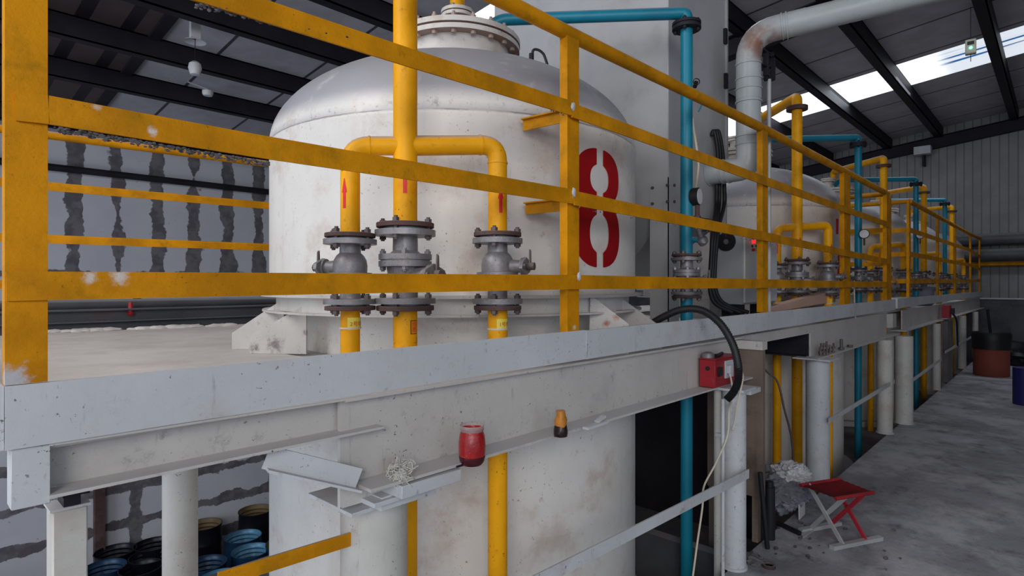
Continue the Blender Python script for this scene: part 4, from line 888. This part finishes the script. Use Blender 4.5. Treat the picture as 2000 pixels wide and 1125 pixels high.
cable([C(1446, 718, 2.78), C(1451, 735, 2.76), C(1447, 760, 2.76), C(1440, 790, 2.76), C(1436, 818, 2.76), C(1430, 840, 2.74)], .004, CREAM, 'signal_cable', 'short cream cable dangling behind the thick black hose', 'cable', seg=8)
# corrugated black hose
pts = [C(1262, 640, 2.75), C(1290, 622, 2.72), C(1330, 605, 2.68), C(1370, 606, 2.64), C(1405, 630, 2.58), C(1430, 670, 2.54), C(1441, 710, 2.52), C(1442, 740, 2.52), C(1433, 765, 2.52), C(1419, 781, 2.52)]
q = []
for i in range(len(pts) - 1):
    p0, p1, p2, p3 = pts[max(i - 1, 0)], pts[i], pts[i + 1], pts[min(i + 2, len(pts) - 1)]
    for k in range(20):
        t = k / 20; q.append(.5 * ((2 * p1) + (p2 - p0) * t + (2 * p0 - 5 * p1 + 4 * p2 - p3) * t * t + (3 * p1 - p0 - 3 * p2 + p3) * t ** 3))
q.append(pts[-1]); cnt = len(q)
b = B(); b.tube(q, lambda u: .0165 + .0016 * (1 if int(u * (cnt - 1) + .5) % 2 else -1), 16); tag(b.done('corrugated_hose', BLK, ang=80), 'thick black corrugated hose arching over the toe board past the socket box', 'hose')
# red jar
jr = thing('glass_jar', 'glass jar coated in red paint, standing on the beam ledge', 'jar', C(922, 900, 1.63)); J = C(922, 897, 1.63); J.z = hz + .002
prof = [(.0, 0), (.026, 0), (.033, .008), (.037, .03), (.0375, .055), (.035, .080), (.031, .092), (.033, .097), (.033, .108)]
B().lathe([(.0305, .090), (.0335, .097), (.0335, .108), (.0315, .108), (.0315, .097), (.029, .091)], J, 40, closed=False).done('glass_rim', GLS, jr)
RJ = paint('red_paint_film', (.40, .012, .012), .12, var=.3, speck=.9, dirt=(.5, .24, .16), stain=(.20, .0, .004), stain_amt=.8, scl=3, bump=.3, spec=.6)
B().lathe([(0, 0), (.026, 0), (.033, .008), (.037, .03), (.0375, .055), (.035, .080), (.031, .091), (.0325, .100), (.031, .100), (.029, .09), (.032, .08), (.034, .055), (.03, .02), (0, .012)], J, 40, closed=False).done('red_coating', RJ, jr)
b = B(); b.lathe([(0, -.0008), (.0268, -.0008), (.0340, .008), (.0366, .020), (.0366, .024), (.0, .024)], J, 40); b.done('dried_puddle', flat('dark_red_residue', (.06, .005, .01), .3), jr)
# amber bottle, string knot, offcuts
J = C(1095, 850, 1.93); J.z = hz + .002
ab = thing('amber_bottle', 'small crumpled amber bottle with a blackened base on the beam ledge', 'bottle', J)
b = B(); b.lathe([(0, 0), (.018, 0), (.021, .01), (.019, .03), (.020, .055), (.016, .068), (.015, .084), (0, .085)], J, 20)
for v in b.bm.verts: v.co += Vector((mnoise.noise(v.co * 60) * .004, mnoise.noise(v.co * 60 + Vector((5, 0, 0))) * .004, 0))
b.done('bottle_body', paint('amber_plastic', (.42, .16, .02), .3, var=.5, speck=.9, grime=.9, grimec=(.08, .02, .005), dirt=(.05, .02, .01), scl=2, bump=.2), ab)
b = B(); b.lathe([(0, -.0008), (.0205, -.0008), (.0235, .01), (.0225, .024), (.0215, .034), (.0, .036)], J, 20); [setattr(v, 'co', v.co + Vector((mnoise.noise(v.co * 60) * .004, 0, mnoise.noise(v.co * 90) * .008 if v.co.z > J.z + .02 else 0))) for v in b.bm.verts]; b.done('black_residue', flat('black_residue', (.02, .01, .01), .3), ab)
kc = C(783, 925, 1.52); kc.z = Hh(-.492); b = B(); R2 = random.Random(3)
for i in range(110):
    pp = []; cpt = kc + Vector((R2.uniform(-.024, .024), R2.uniform(-.02, .02), R2.uniform(-.012, .03)))
    for k in range(7): pp.append(cpt + Vector((R2.gauss(0, .014), R2.gauss(0, .012), R2.gauss(0, .011))))
    qq = []
    for a_, b_ in zip(pp, pp[1:]):
        qq.append(a_.lerp(b_, .5))
    b.tube(qq, .0011, 5, .008, cap=False)
b.lump(kc + Vector((0, 0, .0)), .018, 3, .3, 9, 3, (1.1, 1, .8))
tag(b.done('string_tangle', STRW), 'tangle of dirty white string lying on the end of the beam over the thick column', 'string')
J = C(1160, 822, 2.06); J.z = hz + .004
tag(B().bar(J + Vector((-.05, .0, .0)), J + Vector((.07, 0, .003)), .008, .025).bar(J + Vector((.03, .01, .008)), J + Vector((.075, 0.01, .02)), .006, .02).done('metal_offcut', WHS), 'thin white metal offcut lying on the beam ledge right of the amber bottle', 'scrap')
J = C(892, 906, 1.60); J.z = hz + .003
tag(B().bar(J, J + Vector((.03, -.0, 0)), .004, .006).done('nail', DARK), 'small dark nail on the ledge left of the red jar', 'nail')
# bolts on the second beam's ledge
for i in range(13):
    px = 1603 + (i % 5) * 6.2 + R_.uniform(-1, 1); J = onF(px, 0, off=-.02 - .012 * (i % 3)); J.z = hz + .002 + (i // 5) * .024
    b = B(); b.cyl(J, J + Vector((0, 0, .014)), .013, seg=6); b.cyl(J + Vector((0, 0, .014)), J + Vector((R_.uniform(-.004, .004), 0, .04)), .007, seg=8)
    tag(b.done('steel_bolt', BOLT), 'steel bolt in the heap above the stool column', 'bolt', 'heap of loose steel bolts on the ledge')
for px, lb in ((1643, 'single steel bolt standing right of the bolt heap'), (1660, 'short dark nut lying farthest right of the bolt heap')):
    J = onF(px, 0, off=-.025); J.z = hz + .002; b = B(); b.cyl(J, J + Vector((0, 0, .018)), .022, seg=6)
    if px == 1643: b.cyl(J + Vector((0, 0, .018)), J + Vector((0, 0, .08)), .012, seg=8)
    tag(b.done('steel_bolt', BOLT), lb, 'bolt')
J = onF(1468, -.49, off=-.02); J.z = hz + .012; b = B(); b.lump(J, .03, 2, .3, 5, 2, (1, .7, .35)); b.cyl(J, J + Vector((.07, .0, .0)), .009); tag(b.done('pliers', DARK), 'small dark hand tool lying on the beam end beside the socket box', 'tool')
# pink board leaning on the deck
a = onY(1505, 1.36, py=600); c = onY(1632, 1.36, py=566); c2 = onY(1632, 1.36, py=590); a2 = onY(1509, 1.36, py=610)
b = B(); b.prism([a, a2, c2, c], (0, .06, 0)); tag(b.done('pink_board', PINK, bev=.003), 'pinkish board propped up on the deck behind the railing', 'board')
# white bucket on farther platform
J = onY(1800, 1.42, -.28); tag(B().lathe([(.12, 0), (.14, .02), (.15, .24), (.155, .25), (.14, .25)], J, 28).done('white_bag', RAG), 'pale bundle standing on the farther platform next to its corner post', 'bundle')
# far red socket box
J = onY(1848, 1.20, -.38); t = thing('socket_box', 'small red socket box on the beam of the farther platform', 'electrical box', J)
B().box(J + Vector((-.1, -.05, -.09)), J + Vector((.1, .04, .09))).done('case', REDB, t, .004); B().box(J + Vector((.02, -.09, -.03)), J + Vector((.09, -.05, .05))).done('plug', BLK, t, .004)
cable([J + Vector((.05, -.07, -.03)), J + Vector((.15, -.1, -.12)), J + Vector((.25, -.1, -.3)), J + Vector((.3, -.1, -.5))], .012, BLK, 'power_cable', 'dark cable hanging from the small red socket box in the distance', 'cable')

# ------------------------------------------------------------------ aisle floor things
# folding stool
ZS = 3.62
st = thing('folding_stool', 'red folding stool with a frayed woven seat and crossed legs', 'stool', C(1640, 1050, 3.5))
hs = .26; s0 = [C(px, py, (EYE - hs) * F / (py - HY)) for px, py in ((1563, 948), (1640, 936), (1706, 962), (1632, 974))]
REDS = paint('red_webbing', (.30, .014, .02), .7, var=.3, speck=.9, dirt=(.03, .01, .02), bump=.6, grime=.8, grimec=(.04, .01, .015), scl=2)
zsea = sum(p.z for p in s0) / 4
b = B(); n = 12; g_ = []
for i in range(n + 1):
    row = []
    for j in range(n + 1):
        u, v = i / n, j / n; p = (s0[0] * (1 - u) + s0[1] * u) * (1 - v) + (s0[3] * (1 - u) + s0[2] * u) * v
        p = p + Vector((0, 0, -.022 * math.sin(math.pi * u) * math.sin(math.pi * v) + .004 * ((i + j) % 2))); row.append(b.bm.verts.new(p))
    g_.append(row)
for i in range(n):
    for j in range(n): b.bm.faces.new((g_[i][j], g_[i + 1][j], g_[i + 1][j + 1], g_[i][j + 1]))
bmesh.ops.solidify(b.bm, geom=b.bm.faces[:], thickness=.008); b.done('seat', REDS, st, flip=False)
b = B(); b.cyl(s0[0] , s0[1], .010); b.done('seat_bar', REDS, st); b = B(); b.cyl(s0[3], s0[2], .010); b.done('seat_bar', REDS, st)
fz = .01
gA = [Vector((s0[3].x, s0[3].y, fz)), Vector((s0[2].x, s0[2].y, fz))]; gB = [Vector((s0[0].x, s0[0].y, fz)), Vector((s0[1].x, s0[1].y, fz))]
for i, (t0, g0) in enumerate(((s0[0].lerp(s0[1], .2), gA[0].lerp(gA[1], .2)), (s0[0].lerp(s0[1], .8), gA[0].lerp(gA[1], .8)), (s0[3].lerp(s0[2], .25), gB[0].lerp(gB[1], .25)), (s0[3].lerp(s0[2], .75), gB[0].lerp(gB[1], .75)))):
    B().bar(t0, g0, .022, .008).done('leg', REDP if i % 2 else GALV, st)
B().bar(gA[0] - (gA[1] - gA[0]) * .1, gA[1] + (gA[1] - gA[0]) * .2, .02, .03).done('foot_bar', GALV, st); B().bar(gB[0], gB[1], .02, .03).done('foot_bar', GALV, st)
# rag pile and plastic bag
def ground(px, py): return C(px, py, EYE * F / (py - HY))
J = ground(1525, 1000); Jz = J.copy()
tag(B().lump(J + Vector((.02, .0, .14)), .16, 11, .30, 7, 5, (1, .9, .85)).done('grey_rag_heap', RAG), 'heap of dirty grey-blue rags left of the stool', 'rags')
tag(B().lump(C(1545, 925, 3.5), .10, 5, .32, 7, 5, (1.0, 1, .62)).done('white_rag', RAGW), 'crumpled white rag lying on top of the grey heap', 'rag')
tag(B().lump(ground(1522, 1010) + Vector((0, 0, .17)), .14, 23, .3, 6, 5, (1.2, .9, .6)).done('plastic_bag', PLBAG), 'clear plastic bag sagging in front of the grey rags', 'bag')
J = ground(1566, 1012); tag(B().bar(J + Vector((-.05, 0, .05)), J + Vector((.05, .0, .055)), .09, .006).done('paper_label', WPLA), 'small white printed card standing below the plastic bag', 'card')
J = ground(1560, 1040); t = thing('paint_scraper', 'metal trowel with a black handle lying on the floor under the stool', 'tool', J)
B().prism([ground(1562, 1041), ground(1600, 1020), ground(1603, 1028), ground(1568, 1052)], (0, 0, .008)).done('blade', GALV, t); B().cyl(ground(1520, 1026) + Vector((0, 0, .012)), ground(1562, 1046) + Vector((0, 0, .012)), .014).done('handle', BLK, t)
J = ground(1503, 1052); tag(B().cyl(J, J + Vector((0, 0, .28)), .028, seg=20).cyl(J + Vector((0, 0, .28)), J + Vector((.0, 0, .31)), .02).done('black_canister', BLK), 'upright black canister beside the wooden panel', 'canister')
J = ground(1499, 1075); tag(B().cyl(J + Vector((0, 0, .01)), J + Vector((-.02, .03, .40)), .012).done('black_rod', BLK), 'thin black rod leaning behind the wooden panel', 'rod')
J = ground(1502, 1108); tag(B().lathe([(.018, 0), (.03, 0), (.03, .015), (.022, .015), (.018, .01)], J, 20, closed=False).done('rusty_ring', RUST), 'small rusty ring on the floor at the bottom edge', 'ring')
J = ground(1470, 1100); tag(B().lump(J + Vector((0, 0, .02)), .05, 9, .6, 5, 3, (1, 1, .5)).done('rubble', CONC), 'lump of white crusty rubble at the foot of the socket column', 'rubble')
for i in range(26):
    px, py = R_.uniform(1500, 1760), R_.uniform(960, 1120)
    if px > 1500 + (py - 900) * 2.2: continue
    J = ground(px, py); tag(B().lump(J + Vector((0, 0, .004)), R_.uniform(.006, .016), i, .5, 5, 1, (1.4, .8, .5)).done('debris_chip', BOLT), 'small dark chip of debris on the aisle floor near the stool', 'debris', 'dark chips scattered on the aisle floor')
# wooden panel
wp = thing('wooden_panel', 'weathered brown wooden panel on short legs behind the socket column', 'panel', (3.2, 1.25, 0))
B().box((3.17, 1.155, .24), (3.21, 1.46, Hh(-.345))).done('board', WOOD, wp, .002)
B().box((3.155, 1.15, Hh(-.345)), (3.225, 1.48, Hh(-.30))).done('top_cap', WHB, wp)
B().box((3.17, 1.18, .0), (3.21, 1.21, .24)).done('leg', WOOD, wp); B().box((3.17, 1.42, -.2), (3.21, 1.45, .24)).done('leg', WOOD, wp)
# yellow / brown pipes behind column (lower area of the second tank) come with the manifold copies; one thin cable there
cable([C(1470, 640, 4.2), C(1491, 716, 4.2), C(1518, 745, 4.2), C(1532, 800, 4.2), C(1545, 850, 4.2), C(1550, 900, 4.2)], .007, BOLT, 'old_cable', 'thin brown cable hanging across the lower part of the second tank', 'cable')
# hanging cord from the far railing
cable([C(1668, 548, 5.0), C(1669, 590, 5.0), C(1671, 622, 5.0)], .006, CREAM, 'cord', 'thin pale cord hanging over the toe board near the end post', 'cord')
# fibre drum with bag
J = onY(1936, 0.62, 0); J.z = 0; J = ground(1936, 733)
fd = thing('fibre_drum', 'reddish brown fibre drum lined with a black bag, near the end wall', 'drum', J)
B().lathe([(.0, 0), (.215, 0), (.22, .02), (.22, .48), (.20, .48), (.19, .05), (0, .05)], J, 36, closed=False).done('barrel', FIBR, fd)
B().lathe([(.235, .40), (.238, .52), (.245, .62), (.225, .655), (.20, .62), (.0, .60)], J, 36, closed=False).done('bag_liner', BLK, fd)
tag(B().cyl(J + Vector((0, 0, .55)), J + Vector((-.06, .04, 1.0)), .018).done('stick', DARK), 'dark stick standing in the brown fibre drum', 'stick')
J = ground(1975, 712); tag(B().lump(J + Vector((0, 0, .18)), .3, 4, .4, 4, 3, (1, 1, .7)).done('black_sack', BLK), 'black sack slumped on the floor behind the fibre drum', 'sack')
J = ground(2004, 790); t = thing('floor_drum', 'dark blue container cut by the right edge of the picture', 'container', J)
B().lathe([(0, 0), (.12, 0), (.12, .42), (0, .42)], J, 24).done('body', paint('dark_blue_plastic', (.01, .01, .10), .5, speck=0), t)

# ------------------------------------------------------------------ drums in the pit
ZD = .88; dr_mats = {'blue': DRMB, 'light': DRML, 'black': DRMK}
def drum(px, py, kind, lb, z_extra=0.0):
    ztop = ZP + ZD + z_extra; Z = (EYE - ztop) * F / (py - HY); c = C(px, py, Z); c.z = ZP + z_extra; m = dr_mats[kind]
    t = thing('steel_drum', lb, 'drum', c, 'open steel drums standing in the pit by the panel wall')
    out = [(0, 0), (.285, 0), (.29, .02), (.285, .03)]
    for zz in (.28, .58): out += [(.285, zz - .02), (.295, zz), (.285, zz + .02)]
    out += [(.285, .86), (.295, .87), (.295, .885), (.283, .885)]
    B().lathe(out, c, 36, closed=False).done('barrel', DRMK if kind == 'black' else DRMB, t, ang=60)
    inn = [(.283, .885)]
    for k in range(9): inn += [(.279, .85 - k * .07), (.256, .815 - k * .07)]
    inn += [(.27, .05), (0, .05)]
    B().lathe(inn, c, 36, closed=False).done('inner_wall', DRMY if lb.find('tan') >= 0 else m, t, ang=60)
drum(499, 996, 'black', 'black drum with a tan inside, farthest back beside the tank', .12)
drum(398, 1024, 'black', 'black drum standing right behind the pale round column', .05)
drum(475, 1047, 'light', 'light blue drum with a ribbed inside')
drum(490, 1075, 'light', 'light blue drum in front of the other light blue one')
drum(556, 1060, 'blue', 'dark blue drum half hidden by the lower wall of tank 8', .06)
drum(402, 1100, 'blue', 'dark blue drum right of the pale round column at the bottom')
drum(430, 1128, 'light', 'light blue drum cut by the bottom edge of the picture')
drum(225, 1076, 'black', 'dark drum filled nearly to the rim, leftmost in the back row')
drum(300, 1062, 'black', 'dark drum half hidden behind the left of the pale round column')
drum(293, 1086, 'black', 'dark ribbed drum left of the pale round column, second row')
drum(203, 1108, 'blue', 'dark blue ribbed drum beside the cream channel post')
drum(275, 1108, 'black', 'dark ribbed drum at the bottom left of the pale round column')
J = C(40, 1110, 8.2); J.z = ZP
tag(B().lump(J + Vector((-1.2, 0, .4)), .65, 6, .6, 5, 4, (1.4, .7, .9)).done('scrap_heap', DRMK), 'dark heap of scrap in the pit at the lower left corner', 'scrap')
tag(B().box(onY(186, YB - .14, 0).xy.to_3d() + Vector((0, 0, ZP)), onY(200, YB - .05, 0).xy.to_3d() + Vector((.02, .08, Hh(-2.2)))).done('rusty_wall_post', RUST), 'rusty upright steel strip on the panel wall in the pit', 'post')

# ------------------------------------------------------------------ roof lamps, gas sensor
def ray_roof(px, py, drop):
    t = (px - CX) / F; dy = SP - t * CP; k = (HY - py) / F; Z = (3.735 - drop) / (k + .11 * dy); return C(px, py, Z)
p = ray_roof(381, 70, .21)
lp = thing('hanging_lamp', 'white saucer lamp with an oval bulb hanging from a roof purlin', 'light', p)
B().box(p + Vector((-.05, -.03, -.03)), p + Vector((.05, .03, .225))).done('mount', WPLA, lp)
B().lathe([(.02, -.03), (.105, -.06), (.11, -.068), (.10, -.064), (.02, -.04)], p, 32, closed=False).done('shade', WPLA, lp)
B().cyl(p - Vector((0, 0, .36)), p, .004, seg=6).done('cord', DARK, lp)
q = p - Vector((0, 0, .36)); B().lathe([(0, -.08), (.05, -.07), (.07, 0), (.06, .05), (.03, .075), (0, .08)], q, 24).done('bulb', WPLA, lp)
p = ray_roof(406, 182, .21); lp = thing('ceiling_lamp', 'small round white lamp under the roof, left of tank 8', 'light', p)
B().lathe([(0, -.04), (.055, -.035), (.07, -.01), (.07, .03), (.03, .045)], p, 28).done('lamp_body', WPLA, lp); B().bar(p + Vector((-.25, 0, .09)), p + Vector((0, 0, .05)), .015, .015).done('arm', WPLA, lp)
sp_ = C(1896, 92, 3.45); gs = thing('gas_sensor', 'small white sensor box with a green light hanging on a wire from the duct', 'sensor', sp_)
toC = (Vector((0, 0, sp_.z)) - sp_).normalized(); n = Vector((-toC.y, toC.x, 0)); M = Matrix(((n.x, 0, toC.x, sp_.x), (n.y, 0, toC.y, sp_.y), (0, 1, 0, sp_.z), (0, 0, 0, 1)))
B().box((-.026, -.042, -.02), (.026, .042, .02), M).done('case', paint('cream_plastic', (.42, .42, .34), .5, speck=.2), gs, .004)
B().box((-.016, .008, .02), (.016, .028, .022), M).done('display', BLK, gs); B().cyl(M @ Vector((0, -.010, .02)), M @ Vector((0, -.010, .024)), .008).done('green_lamp', GLED, gs)
B().cyl(M @ Vector((0, .042, 0)), M @ Vector((0, .235, 0)), .002, seg=6).done('wire', DARK, gs); B().cyl(M @ Vector((0, -.085, 0)), M @ Vector((0, -.042, 0)), .002, seg=6).done('antenna', DARK, gs)

for o in COL.objects:
    if '_o' in o: del o['_o']
